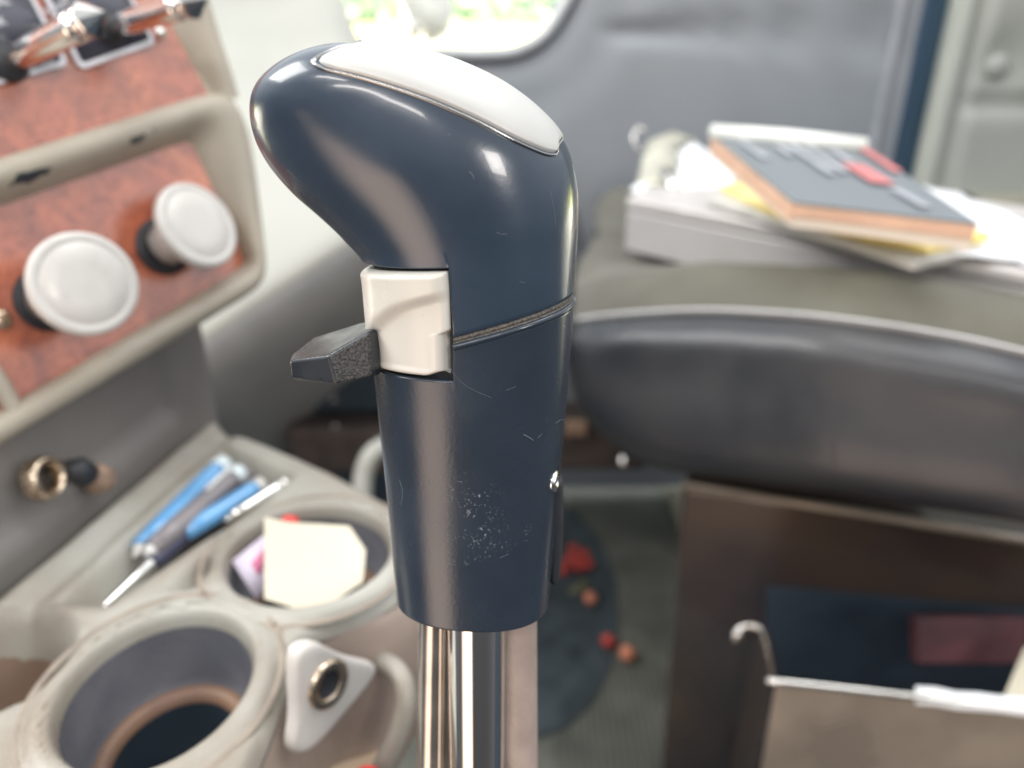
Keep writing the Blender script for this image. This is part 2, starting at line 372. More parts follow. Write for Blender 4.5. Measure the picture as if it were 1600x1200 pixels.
# ================================================================== CAB DOOR (plane Y = DY)
DY = 1.16
def D(x, y, off=0): return on(x, y, V((0, DY-off, 0)), V((0, 1, 0)))
door = thing('cab_door', 'blue grey vinyl passenger door with a rounded window, behind the seat', 'door', (.1, DY, .0))
win = [D(x, y) for x, y in ((470, -260), (500, -100), (532, 0), (548, 48), (566, 72), (600, 80), (700, 82), (780, 82), (822, 72), (852, 50), (876, 15), (896, -30), (940, -150), (975, -260))]
outer = [V((-.75, DY, 1.02)), V((-.75, DY, .85)), V((-.75, DY, .7)), V((-.75, DY, .62)), V((-.75, DY, .02)), V((-.5, DY, .02)), V((-.2, DY, .02)),
         V((.05, DY, .02)), V((.25, DY, .02)), V((.545, DY, .02)), V((.545, DY, .4)), V((.545, DY, .62)), V((.545, DY, .9)), V((.545, DY, 1.02))]
def interp(a, b, t): return a*(1-t)+b*t
bm = bmesh.new(); rows = []
NW = 13
def resamp(l, n):
    L = [0]
    for i in range(len(l)-1): L.append(L[-1]+(l[i+1]-l[i]).length)
    out = []; j = 0
    for k in range(n):
        s = L[-1]*k/(n-1)
        while j < len(l)-2 and L[j+1] < s: j += 1
        out.append(interp(l[j], l[j+1], (s-L[j])/max(L[j+1]-L[j], 1e-9)))
    return out
wr = catmull(win, 8); orr = catmull(outer, 8)
orr = [interp(outer[min(i//8, 12)], outer[min(i//8+1, 13)], (i % 8)/8) for i in range(len(wr)-1)] + [outer[-1]]
for k in range(41):
    t = k/40; row = []
    for a, b in zip(wr, orr):
        p = interp(a, b, t)
        # padded relief: lip near window, stitched horizontal channel, soft folds
        d = (p-a).length
        z = p.z
        r = .012*sm(.0, .035, d) + .006*sm(.07, .11, d)
        zs = D(1000, 50).z
        r -= .014*math.exp(-((z-zs)/.010)**2)*sm(.05, .1, d)
        r += .0010*noise.noise(V((p.x*4, 0, p.z*4)))
        row.append(p + V((0, -r, 0)))
    rows.append(row)
grid(bm, rows)
obj('door_panel', bm, M['door'], door)
bm = bmesh.new(); tube(bm, [p+V((0, -.012, 0)) for p in wr], .0085, 12)
obj('window_gasket', bm, M['gasket'], door)
bm = bmesh.new(); tube(bm, [p+V((0, -.004, 0))+ (p-V((D(700, -80))))*.045 for p in wr], .007, 10)
obj('gasket_lip', bm, M['pillar'], door)
bm = bmesh.new(); c = V((wr[0].x*.5+wr[-1].x*.5, DY+.01, .92)); box(bm, V((-.06, DY+.012, .90)), V((.26, 0, 0)), V((0, .002, 0)), V((0, 0, .19)))
obj('window_pane', bm, M['glass'], door, smooth=False)
bm = bmesh.new(); tube(bm, [V((.512, DY-.016, .1)), V((.514, DY-.018, .5)), V((.516, DY-.018, .8)), V((.518, DY-.016, 1.02))], .007, 10)
obj('door_edge_trim', bm, M['doortrim'], door)

# door jamb gap (dark blue), sleeper wall
pil = thing('door_pillar', 'dark blue upright door pillar between the door and the pale padded wall', 'pillar', (.60, DY+.03, 0))
bm = bmesh.new(); box(bm, V((.585, DY+.05, .52)), V((.055, 0, 0)), V((0, .02, 0)), V((0, 0, .52)))
obj('pillar_post', bm, M['pillar'], pil, bevel=.006)
bm = bmesh.new(); tube(bm, [V((.556, DY+.012, .02)), V((.556, DY+.012, 1.04))], .008, 10)
obj('rubber_seal', bm, M['pillar'], pil)
slp = thing('sleeper_wall', 'pale greenish padded vinyl wall with a tufted button, right of the door', 'wall', (.85, DY, 0))
SY = DY-.04
def SW(x, y): return on(x, y, V((0, SY, 0)), V((0, 1, 0)))
bm = bmesh.new(); x0 = SW(1500, 40).x
rows = []
bt = SW(1556, 104); seamz = SW(1580, 163).z; sx0 = SW(1530, 40).x
for i in range(90):
    z = .02 + 1.06*i/89; row = []
    for j in range(70):
        x = x0 + (0.45)*j/69
        p = V((x, SY, z))
        ins = sm(sx0, sx0+.012, x)
        r = .012*ins - .010*math.exp(-((x-sx0)/.006)**2)
        d = sqrt((x-bt.x)**2+(z-bt.z)**2)
        r += ins*(.012*(1-math.exp(-(d/.045)**2)) - .012)
        r -= ins*.012*math.exp(-((z-seamz)/.007)**2)
        r += .003*noise.noise(V((x*9, 2, z*9)))
        if j == 0: r = -.04
        row.append(p+V((0, -r, 0)))
    rows.append(row)
grid(bm, rows); obj('padded_panel', bm, M['sleeper'], slp)
bm = bmesh.new(); lathe(bm, bt+V((0, .002, 0)), V((0, -1, 0)), [(.016, 0), (.017, .004), (.014, .009), (.007, .012), (0, .0125)], 24)
obj('tuft_button', bm, M['sleeper'], slp)
bm = bmesh.new(); q = SW(1580, 302)
box(bm, V((q.x+.12, SY-.02, q.z-.02)), V((.22, 0, 0)), V((0, .03, 0)), V((0, 0, .022)))
obj('ledge', bm, M['matedge'], slp, bevel=.006)
bm = bmesh.new(); box(bm, V((q.x+.13, SY-.05, q.z-.064)), V((.23, 0, 0)), V((0, .05, 0)), V((0, 0, .022)))
obj('ledge_recess', bm, M['kick'], slp, bevel=.004)

# exterior mirror seen through the window
mir = thing('side_mirror', 'white rounded mirror housing seen through the door window', 'mirror', tuple(P(660, 20, 1.5)))
bm = bmesh.new()
tube(bm, catmull([P(600, -110, 1.5), P(612, -60, 1.5), P(628, 0, 1.5), P(640, 35, 1.5), P(660, 58, 1.5)], 5), [.018]*18+[.03, .025, .012][:3], 20)
obj('mirror_arm', bm, M['chromeworn'], mir)
bm = bmesh.new(); tube(bm, catmull([P(640, -120, 1.52), P(650, -60, 1.52), P(664, 0, 1.52), P(672, 40, 1.52), P(676, 66, 1.52)], 5), [.058]*10+[.058, .057, .056, .054, .052, .050, .047, .042, .034, .020, .004], 24)
obj('mirror_housing', bm, M['mirror'], mir)

# ================================================================== DASHBOARD
nD = camv(.78, .05, -.62).normalized()
W0 = P(72, 465, .352)
def DW(x, y, off=0): return on(x, y, W0 + nD*off, nD)
dash = thing('dashboard', 'worn beige truck dashboard with red burl wood panels and two white knobs', 'dashboard', tuple(DW(200, 400)))
chips = [(DW(52, 279, .0135), .0042, DW(90, 265, .0135)-DW(20, 290, .0135)), (DW(216, 221, .0135), .0026, DW(240, 210, .0135)-DW(200, 226, .0135)),
         (DW(244, 209, .0135), .0014, UP), (DW(105, 262, .016), .0015, UP), (DW(150, 248, .016), .0012, UP)]
mb = M['beige'].copy(); mb.name = 'bezel_beige'; patches(mb, chips, (.025, .035, .045))
O = [(-300, 330), (-100, 268), (150, 192), (320, 138), (352, 134), (376, 148), (394, 185), (404, 240), (412, 310), (420, 400), (421, 430), (412, 452), (392, 468), (200, 583), (0, 706), (-300, 888)]
I = [(-300, 392), (-100, 330), (150, 248), (300, 196), (322, 192), (340, 200), (352, 222), (366, 265), (380, 325), (396, 395), (397, 408), (390, 420), (376, 430), (190, 535), (0, 646), (-300, 820)]
B = [(-300, 440), (-100, 362), (150, 275), (275, 230), (288, 226), (297, 232), (306, 250), (324, 288), (346, 335), (375, 395), (379, 405), (378, 412), (370, 420), (190, 528), (0, 640), (-300, 812)]
def loopmesh():
    bm = bmesh.new()
    inn = [DW(x, y, .012) for x, y in I]; ou = [DW(x, y, .010) for x, y in O]
    back = [DW(x, y, .000) for x, y in B]
    rows = [[p - nD*.07 + (p-DW(150, 400))*-.03 for p in ou], [p - nD*.006 for p in ou], [interp(a, b, .25)+nD*.003 for a, b in zip(ou, inn)],
            [interp(a, b, .75)+nD*.003 for a, b in zip(ou, inn)], [interp(p, q, .12) - nD*.001 for p, q in zip(inn, back)], back, [p - nD*.004 for p in back]]
    grid(bm, rows, close_v=True); return bm
bez = obj('bezel', loopmesh(), mb, dash, sub=2)
# upper frame strip
bm = bmesh.new()
prof = []
for (ox, oy), (ix, iy), (bx, by) in (((300, -260), (262, -260), (190, -250)), ((320, -60), (285, -60), (232, -60)), ((337, 10), (303, 14), (252, 20)), ((352, 60), (318, 70), (285, 70)), ((372, 118), (338, 128), (318, 126)), ((380, 150), (345, 155), (330, 150))):
    o_ = DW(ox, oy, .008); i_ = DW(ix, iy, .010); b_ = DW(bx, by, .0)
    prof.append([o_-nD*.07, o_-nD*.004, interp(o_, i_, .3)+nD*.003, interp(o_, i_, .8)+nD*.002, interp(i_, b_, .5)-nD*.004, b_, b_-nD*.004])
grid(bm, prof); obj('bezel_upright', bm, M['beige'], dash, sub=2)
# wood panels
bm = bmesh.new(); prism(bm, [DW(x, y, .0015) for x, y in ((-320, 380), (295, 215), (390, 415), (20, 640), (-320, 830))], -nD*.003)
obj('wood_panel', bm, M['wood'], dash, smooth=False)
bm = bmesh.new(); prism(bm, [DW(x, y, .004) for x, y in ((-320, -280), (195, -280), (245, 0), (262, 30), (326, 150), (340, 175), (-320, 360))], -nD*.003)
obj('wood_panel', bm, M['wood'], dash, smooth=False)
# trim bracket at lower left corner of the wood
bm = bmesh.new(); tube(bm, [DW(-30, 560, .006), DW(0, 600, .006), DW(22, 640, .008), DW(28, 650, .008)], .004, 10)
obj('corner_trim', bm, M['beige'], dash)
# push-pull knobs: stem, collar, mushroom cap
def valve(bx, by, cx, cy, dr):
    b0 = DW(bx, by, .001); c0 = P(cx, cy, dr)
    ax = (c0-b0); h = ax.length
    k = (V((c0.x, c0.y, c0.z))-b0).normalized()
    bm = bmesh.new(); r = .0222
    faceax = (k*.80 + (C0-c0).normalized()*.35).normalized()
    prof = [(.008, -.012), (.012, -.009), (.019, -.0055), (r*.985, -.002), (r, .0005), (r*.985, .0020), (r*.95, .0027), (r*.815, .0031), (r*.805, .0028), (r*.79, .0031), (r*.4, .0034), (0, .0035)]
    lathe(bm, c0, faceax, prof, 64)
    cap = obj('valve_knob', bm, M['white'], dash)
    bm = bmesh.new(); lathe(bm, b0, k, [(.0105, 0), (.0105, h*.5), (.0085, h-.004)], 32)
    obj('stem', bm, M['white'], cap)
    bm = bmesh.new(); lathe(bm, b0-k*.001, nD, [(.0145, 0), (.0145, .002), (.0130, .0035), (.0105, .0035)], 32)
    obj('collar', bm, M['black'], cap)
valve(74, 468, 131, 444, .330)
valve(255, 385, 307, 353, .389)
# small screw left edge
bm = bmesh.new(); lathe(bm, DW(2, 500, .0015), nD, [(.0042, 0), (.0042, .0012), (.003, .002), (0, .002)], 20)
obj('panel_screw', bm, M['brass'], dash)
# switch plates
def rounded(pts, r, n=5):
    out = []; m = len(pts)
    for i in range(m):
        p = pts[i]; a = (pts[i-1]-p); b = (pts[(i+1) % m]-p)
        pa = p + a.normalized()*r; pb = p + b.normalized()*r
        for k in range(n+1):
            t = k/n; out.append(pa*(1-t)**2 + p*2*t*(1-t) + pb*t*t)
    return out
def plate(pix):
    q = [DW(x, y, .005) for x, y in pix]; c = sum(q, V())/4
    bm = bmesh.new(); prism(bm, rounded(q, .0035), nD*.0012)
    pl = obj('switch_plate', bm, M['plateline'], dash, bevel=.0003)
    bm = bmesh.new()
    qi = []
    for i in range(4):
        a = (q[i-1]-q[i]).normalized(); b = (q[(i+1) % 4]-q[i]).normalized(); qi.append(q[i] + (a+b)*.0022)
    prism(bm, rounded([p+nD*.0012 for p in qi], .0025), nD*.0003)
    obj('plate_face', bm, M['plate'], pl)
    return pl
pl1 = plate([(-150, 175), (106, 102), (30, -45), (-220, 10)])
pl2 = plate([(124, 110), (243, 68), (178, -55), (62, -15)])
def text(s, a, b, hgt, par, off=.0068):
    """text from pixel a towards pixel b lying on the dash plane"""
    cu = bpy.data.curves.new('t', 'FONT'); cu.body = s; cu.size = hgt; cu.extrude = .00015
    to = bpy.data.objects.new('t', cu); COL.objects.link(to)
    dg = bpy.context.evaluated_depsgraph_get(); me = bpy.data.meshes.new_from_object(to.evaluated_get(dg))
    bpy.data.objects.remove(to)
    A = DW(*a, off); X = (DW(*b, off)-A).normalized(); Y = nD.cross(X).normalized()
    bm = bmesh.new(); bm.from_mesh(me)
    for v in bm.verts: v.co = A + X*v.co.x + Y*v.co.y + nD*v.co.z
    obj('lettering', bm, M['plateline'], par, smooth=False)
text('NORMAL', (-55, 26), (20, 5), .0052, pl1); text('PARK', (-30, 50), (28, 33), .0052, pl1)
text('RAISED', (72, 24), (112, 8), .0040, pl2); text('LOW', (66, 112), (92, 100), .0035, pl1)
# chrome toggles: boot ring, tapered chrome handle, collar bead, faceted cone tip
def toggle(bx, by, tx, ty, dt, r):
    b0 = DW(bx, by, .006); t0 = P(tx, ty, dt); ax = t0-b0; h = ax.length
    bm = bmesh.new(); lathe(bm, b0, ax, [(.0042, 0), (r*.84, .001), (r*.88, h*.3), (r*.97, h*.70), (r, h*.74), (r*.80, h*.755), (r*.80, h*.775), (r*1.02, h*.79), (r*1.02, h*.83), (r*.86, h*.84)], 40)
    tg = obj('toggle_switch', bm, M['chrome'], dash)
    bm = bmesh.new(); lathe(bm, b0+ax.normalized()*h*.835, ax, [(r*.9, 0), (r*1.15, .001), (r*1.15, .0016), (0, h*.19)], 10)
    obj('faceted_tip', bm, M['chrome'], tg, smooth=False)
    bm = bmesh.new(); lathe(bm, DW(bx, by, .0062), nD, [(.0085, 0), (.0085, .0018), (.0070, .0035), (.0052, .0042), (.0042, .006)], 32)
    obj('rubber_boot', bm, M['black'], tg)
    bm = bmesh.new(); lathe(bm, b0+ax*.42 + (C0-b0).normalized()*r*.80, (C0-b0), [(.0016, 0), (.0016, .0010), (.001, .0016), (0, .0016)], 12)
    obj('set_screw', bm, M['chrome'], tg)
toggle(12, 98, 160, 20, .322, .0066)
toggle(168, 44, 322, -2, .352, .0062)
bm = bmesh.new(); lathe(bm, DW(250, 52, .006), nD, [(.0028, 0), (.0028, .002), (0, .003)], 16)
obj('plate_screw', bm, M['chrome'], dash)

# lower grey dash face, from below the bezel to the console
CZ = 0.53
KA = H(0, 925, CZ); KB = H(318, 660, CZ); nK = (KB-KA).cross(UP).normalized()
if nK.dot(C0-KA) < 0: nK = -nK
def LF(x, y, off=0): return on(x, y, KA + nK*off, nK)
eK = (KB-KA).normalized()
bm = bmesh.new(); rows = []
inset = LF(273, 640)
def ybez(x): return 706 - x*.612 if x > 0 else 706 - x*.607
sI = (inset-KA).dot(eK)
for i in range(110):
    x = -300 + 612*i/109; tp = LF(x, ybez(x)-14); s_ = (tp-KA).dot(eK); row = []
    zz0 = CZ-.05
    for j in range(24):
        z = zz0 + (tp.z-zz0)*j/23; p = KA + eK*s_; p.z = z
        dd = max(s_-sI, (CZ+.018)-z); r = -.006*(1-sm(-.004, .004, dd)) + .001*noise.noise(p*20)
        row.append(p + nK*r)
    row.append(row[-1]-nK*.05)
    rows.append(row)
last = rows[-1]; rows.append([p - nK*.03 + eK*.008 for p in last]); rows.append([p - nK*.25 + eK*.02 for p in last])
grid(bm, rows); obj('lower_face', bm, M['grey'], dash)
# cigarette-lighter style ring and brown plug
bm = bmesh.new(); c = LF(70, 747, .004); axr = (nK*.8 + R*.25 + UP*.25).normalized()
lathe(bm, c, axr, [(.0098, -.004), (.0100, .003), (.0088, .0042), (.0068, .0040), (.0058, .0020), (.0054, -.008)], 40, ends=False)
so = obj('lighter_socket', bm, M['brass'], dash)
bm = bmesh.new(); lathe(bm, c-axr*.004, axr, [(.0075, 0), (.0075, .001), (0, .001)], 24); obj('socket_bore', bm, M['black'], so)
plug = thing('round_plug', 'small brown rubber plug and black cap beside the brass socket ring', 'plug', tuple(LF(150, 745, .01)))
bm = bmesh.new(); tube(bm, [LF(100, 733, .004), LF(122, 735, .011), LF(136, 742, .011)], [.004, .0065, .006], 14); obj('plug_cap', bm, M['black'], plug)
bm = bmesh.new(); lathe(bm, LF(140, 748, .006), (LF(185, 748, .006)-LF(140, 748, .006)), [(.003, 0), (.0070, .002), (.0075, .006), (.0060, .008), (.0062, .011), (.004, .014), (0, .014)], 24)
obj('plug_body', bm, M['rubberbrown'], plug)

# far part of the dash: light knee bolster, folded under into the dark footwell
gl = thing('knee_bolster', 'pale grey moulded dash side panel behind the shift knob', 'panel', tuple(P(450, 350, .8)))
cols = []; cols2 = []
for x in (230, 290, 350, 410, 470, 530, 590, 650, 700):
    yb = 372 + (560-x)*.655        # break line
    t = (x-230)/470
    top = min(max(5 + (x-520)*2.5, -260), 84)
    topd = 1.08
    c = [P(x-10, -260 if x < 520 else 84, 1.06+.08*t)] if False else []
    c += [P(x-25, -240, 1.14), P(x-18, -60, 1.04), P(x-10, 100, .91), P(x-5, 230, .815), P(x, yb-60, .775), P(x, yb-14, .768), P(x, yb, .77), P(x, yb+3, .774)]
    cols.append(c)
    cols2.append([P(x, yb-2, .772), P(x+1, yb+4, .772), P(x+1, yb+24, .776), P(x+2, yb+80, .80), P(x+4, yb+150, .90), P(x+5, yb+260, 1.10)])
# right part of the panel stops below the window
for k, x in enumerate((230, 290, 350, 410, 470, 530, 590, 650, 700)):
    if x >= 530:
        xx = {530: (505, 528), 590: (528, 552), 650: (700, 720), 700: (760, 780)}[x]
        if x == 530: cols[k][0] = P(455, -240, 1.05); cols[k][1] = P(498, -60, .99); cols[k][2] = P(527, 60, .92)
        else:
            cols[k][0] = P(x-20, 118, .93); cols[k][1] = P(x-19, 122, .925); cols[k][2] = P(x-15, 150, .88)
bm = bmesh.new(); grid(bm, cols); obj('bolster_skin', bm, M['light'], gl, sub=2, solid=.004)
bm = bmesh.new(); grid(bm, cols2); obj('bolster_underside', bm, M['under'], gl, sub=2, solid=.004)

# footwell: heater box, and a dark panel put in for the shade
kp = thing('footwell_shade_panel', 'dark panel standing in for the shadow under the dash', 'panel', (-.3, 1.0, 0))
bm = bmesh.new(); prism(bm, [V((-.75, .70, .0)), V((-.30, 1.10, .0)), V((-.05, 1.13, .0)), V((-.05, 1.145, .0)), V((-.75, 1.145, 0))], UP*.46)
obj('shade_block', bm, M['kick'], kp, bevel=.01)
hb = thing('heater_duct', 'dim brown box low in the footwell behind the knob', 'duct', tuple(P(540, 670, .98)))
bm = bmesh.new(); box(bm, P(560, 690, 1.02), R*.085, V((0, .03, 0)), V((0, 0, .035)))
obj('duct_box', bm, M['duct'], hb, bevel=.01)
bm = bmesh.new(); box(bm, P(555, 600, 1.02), R*.07, V((0, .03, 0)), V((0, 0, .03))); obj('duct_cover', bm, M['kick'], hb, bevel=.01)
for px, py in ((522, 624), (524, 667)):
    bm = bmesh.new(); lathe(bm, P(px, py, .975), -F, [(.004, 0), (.004, .003), (0, .005)], 12); obj('duct_screw', bm, M['chromeworn'], hb)
ho = thing('loose_hose', 'pale curved hose end standing in the dark footwell left of the grip', 'hose', tuple(P(585, 730, .8)))
bm = bmesh.new(); tube(bm, catmull([P(566, 790, .80), P(568, 745, .80), P(580, 712, .80), P(605, 695, .81), P(640, 690, .82)], 6), .010, 14); obj('hose_bend', bm, M['light'], ho)
bm = bmesh.new(); tube(bm, [P(566, 790, .80), P(566, 815, .80), P(566, 900, .82)], .012, 14); obj('hose_sleeve', bm, M['blue'], ho)

# ================================================================== CONSOLE (heightfield + lathed cup wells)
con = thing('cup_holder_console', 'grimy beige console with cup wells and a pen tray, below the wood panel', 'console', tuple(H(300, 900, CZ)))
outl = [(318, 655), (420, 692), (520, 735), (600, 778), (640, 800), (656, 835), (656, 875), (640, 905), (612, 930), (572, 950), (532, 968), (496, 984), (470, 1002), (455, 1030), (443, 1070), (428, 1115), (408, 1165), (385, 1225), (365, 1310), (360, 1420), (-420, 1420), (-420, 1275), (-200, 1093), (0, 925)]
OL = [H(x, y, CZ) for x, y in outl]
def inpoly(p, poly):
    c = False; j = len(poly)-1
    for i in range(len(poly)):
        a, b = poly[i], poly[j]
        if (a.y > p.y) != (b.y > p.y) and p.x < (b.x-a.x)*(p.y-a.y)/(b.y-a.y)+a.x: c = not c
        j = i
    return c
def segd(p, a, b):
    ab = b-a; t = max(0, min(1, (p-a).dot(ab)/ab.dot(ab))); return (p-(a+ab*t)).length
def sdist(p, poly):
    d = min(segd(p, poly[i-1], poly[i]) for i in range(len(poly)))
    return -d if inpoly(p, poly) else d
f2 = lambda v: V((v.x, v.y))
OL2 = [f2(v) for v in OL]
tray = [f2(H(x, y, CZ)) for x, y in ((352, 706), (455, 752), (420, 782), (300, 862), (170, 952), (76, 946), (200, 832))]
c1 = f2(H(247, 1072, CZ)); r1 = .0352; KY = 1.14
c2 = f2(H(484, 866, CZ)); r2 = .0388
c3 = f2(H(-12, 1035, CZ)); r3 = .029
tri = [f2(H(x, y, CZ)) for x, y in ((255, 925), (330, 860), (345, 880), (300, 925))]
e1 = f2(H(318, 660, CZ))-f2(H(0, 925, CZ)); e1n = V((-e1.y, e1.x)).normalized(); l0 = f2(H(0, 925, CZ))
if e1n.dot(c2-l0) < 0: e1n = -e1n
def edist(p, c_, ky): return sqrt((p.x-c_.x)**2 + ((p.y-c_.y)/ky)**2)
def hz(p):
    z = 0
    d = sdist(p, OL2)
    if d > -.008: t = min(1, (d+.008)/.008); z -= .008*(1-sqrt(max(0, 1-t*t)))
    dt = sdist(p, tray); z -= .017*(1-sm(-.009, .001, dt))
    z += .0015*math.exp(-((dt-.004)/.0025)**2)
    # long ledge steps along the left side
    q = (p-l0).dot(e1n)
    z += .004*math.exp(-((q-.010)/.004)**2) - .0035*math.exp(-((q-.021)/.004)**2) + .0015*sm(.026, .034, q)
    dtr = sdist(p, tri); z -= .010*(1-sm(-.006, .001, dtr))
    d3 = (p-c3).length; z -= .04*(1-sm(r3-.018, r3+.002, d3))
    for c_, r_, ky in ((c1, r1, KY), (c2, r2, 1)):
        dd = edist(p, c_, ky) - r_
        z += .0016*math.exp(-((dd-.002)/.003)**2) - .0015*math.exp(-((dd-.0085)/.0018)**2)
    z += .0006*noise.noise(V((p.x*40, p.y*40, 0)))
    return z
bm = bmesh.new()
xs0 = min(v.x for v in OL2); xs1 = max(v.x for v in OL2); ys0 = min(v.y for v in OL2); ys1 = max(v.y for v in OL2)
st = .0025
nx = int((xs1-xs0)/st)+2; ny = int((ys1-ys0)/st)+2
vv = {}
def cv(i, j):
    if (i, j) not in vv:
        p = V((xs0+i*st, ys0+j*st))
        if not inpoly(p, OL2):
            # snap to outline
            best = None
            for k in range(len(OL2)):
                a, b = OL2[k-1], OL2[k]; ab = b-a; t = max(0, min(1, (p-a).dot(ab)/ab.dot(ab))); q = a+ab*t
                if best is None or (q-p).length < (best-p).length: best = q
            p = best
        vv[(i, j)] = bm.verts.new((p.x, p.y, CZ+hz(p)))
    return vv[(i, j)]
for i in range(nx):
    for j in range(ny):
        c = V((xs0+(i+.5)*st, ys0+(j+.5)*st))
        if not any(inpoly(V((xs0+(i+a_)*st, ys0+(j+b_)*st)), OL2) for a_ in (0, 1) for b_ in (0, 1)): continue
        if edist(c, c1, KY) < r1+.0004 or edist(c, c2, 1) < r2+.0004: continue
        try: bm.faces.new((cv(i, j), cv(i+1, j), cv(i+1, j+1), cv(i, j+1)))
        except ValueError: pass
mcon = M['console'].copy(); mcon.name = 'console_top'
patches(mcon, [(H(22, 1075, CZ-.03), .013, R), (H(95, 948, CZ-.012), .0022, R)], (.20, .135, .10), nscale=60)
obj('console_top', bm, mcon, con)
# cup wells
def well(c_, r_, step, ky):
    def sc(bm):
        for v in bm.verts: v.co.y = c_.y + (v.co.y-c_.y)*ky
        return bm
    c = V((c_.x, c_.y, CZ))
    bm = bmesh.new(); lathe(bm, c, UP, [(r_+.0040, .0010), (r_+.0028, .0022), (r_+.001, .0027), (r_-.0004, .0023), (r_-.0016, .0010), (r_-.0026, -.0015), (r_-.0032, -.006)], 72, ends=False)
    wl = obj('cup_rim', sc(bm), mcon, con)
    bm = bmesh.new()
    lathe(bm, c, UP, [(r_-.0032, -.005), (r_-.0050, -.030), (r_-.007, step+.001)], 72, ends=False)
    obj('cup_lining', sc(bm), M['cupin'], con)
    bm = bmesh.new(); lathe(bm, c, UP, [(r_+.0070, .0004), (r_+.0078, .0012), (r_+.0090, .0012), (r_+.0098, .0004)], 72, ends=False)
    obj('rim_groove', sc(bm), M['grime'], con)
    bm = bmesh.new(); lathe(bm, c, UP, [(r_-.0066, step+.0012), (r_-.0085, step+.0022), (r_-.0115, step+.0015), (r_-.012, step-.004)], 72, ends=False)
    obj('cup_step', sc(bm), M['rust'], con)
    bm = bmesh.new(); lathe(bm, c, UP, [(r_-.012, step-.003), (r_-.014, step-.03), (r_-.02, step-.034), (0, step-.034)], 72, ends=False)
    obj('cup_bottom', sc(bm), M['kick'], con)
well(c1, r1, -.034, KY); well(c2, r2, -.03, 1)
# side wall under the top
bm = bmesh.new()
side = list(range(4, 20))
top = catmull([OL[k] for k in side], 6)
rows = []
cc = V((c1.x, c1.y, 0))
for k, dz in enumerate((-.0075, -.012, -.03, -.055, -.075, -.085, -.10)):
    row = []
    for i, p in enumerate(top):
        t = i/(len(top)-1)
        q = p.copy(); out = V((.75, -.5, 0)).normalized()
        bul = .0015 + .010*math.sin(min(1, -dz/.085)*pi*.5)*1
        inw = 0 if dz > -.07 else (-.004 if dz > -.09 else -.02)
        q += out*(bul+inw); q.z = CZ+dz*(.5+1.3*sm(0, .7, t))
        if k == 0: q = p.copy(); q.z = CZ-.0076
        row.append(q)
    rows.append(row)
grid(bm, rows); obj('console_side', bm, M['consoleside'], con)
# outer body skirt for the rest
bm = bmesh.new(); rest = [OL[k] for k in list(range(19, 24)) + list(range(0, 5))]
grid(bm, [[p+UP*-.0078 for p in rest], [p+UP*-.012 for p in rest], [p+UP*-.16 for p in rest]]); obj('console_skirt', bm, M['console'], con)
# white triangular bracket with socket
sA = OL[9]; sB = OL[14]; nS = V((.75, -.5, 0)).normalized(); S0 = interp(OL[9], OL[14], .3) + nS*.012
nS = (nS + UP*.12).normalized()
def SP(x, y, off=0): return on(x, y, S0+nS*off, nS)
bm = bmesh.new()
tripts = [(482, 1006), (500, 1004), (518, 1014), (545, 1028), (570, 1034), (588, 1036), (593, 1044), (586, 1060), (560, 1092), (530, 1128), (500, 1164), (480, 1180), (464, 1182), (457, 1172), (460, 1150), (466, 1120), (462, 1070), (461, 1030), (468, 1014)]
q0 = [SP(x, y, .006) for x, y in tripts]; cen = sum(q0, V())/len(q0)
rows = [[p-nS*.005 for p in q0], [p-nS*.002 for p in q0], [interp(p, cen, .05)+nS*.0003 for p in q0], [interp(p, cen, .14)+nS*.0006 for p in q0], [interp(p, cen, .5)+nS*.0006 for p in q0]]
grid(bm, rows, close_v=True, cap1=True)
br = obj('socket_plate', bm, M['socketplate'], con, sub=1)
bm = bmesh.new(); sc_ = SP(511, 1068, .0062)
lathe(bm, sc_, nS, [(.0092, 0), (.0090, .0016), (.0079, .0022), (.0068, .0016), (.0056, .0020), (.0050, .0005)], 40, ends=False)
obj('socket_ring', bm, M['brass'], br)
bm = bmesh.new(); lathe(bm, sc_, nS, [(.0050, .0012), (.0048, .0010), (.0, .0010)], 32, ends=False); obj('socket_hole', bm, M['black'], br)
bm = bmesh.new(); tube(bm, catmull([P(585, 1030, .335), P(612, 1040, .325), P(630, 1062, .318), P(634, 1100, .315), P(620, 1150, .315), P(596, 1200, .318), P(570, 1250, .325)], 5), .0042, 14)
obj('cup_holder_arm', bm, M['console'], con)
bm = bmesh.new(); box(bm, P(545, 1225, .345), R*.016, U*.016, F*.02); tag(obj('tan_box', bm, M['tan'], smooth=True, bevel=.003, loc=P(545, 1225, .345)), 'small tan box below the white triangular socket plate', 'box')
bm = bmesh.new(); lathe(bm, P(572, 1222, .30), UP, [(.0055, -.01), (.006, .002), (.004, .004), (0, .004)], 24)  # unidentified red thing at the bottom edge
tag(obj('small_red_thing', bm, M['redcap'], loc=P(572, 1222, .30)), 'small red thing just showing at the bottom edge, below the tan box', 'oddment')
bm = bmesh.new(); box(bm, P(648, 1075, .42), R*.012, U*.022, F*.01)
tag(obj('rusty_bracket', bm, M['rust'], bevel=.002, loc=P(648, 1075, .42)), 'rusty orange bracket half hidden behind the chrome shift lever', 'bracket')

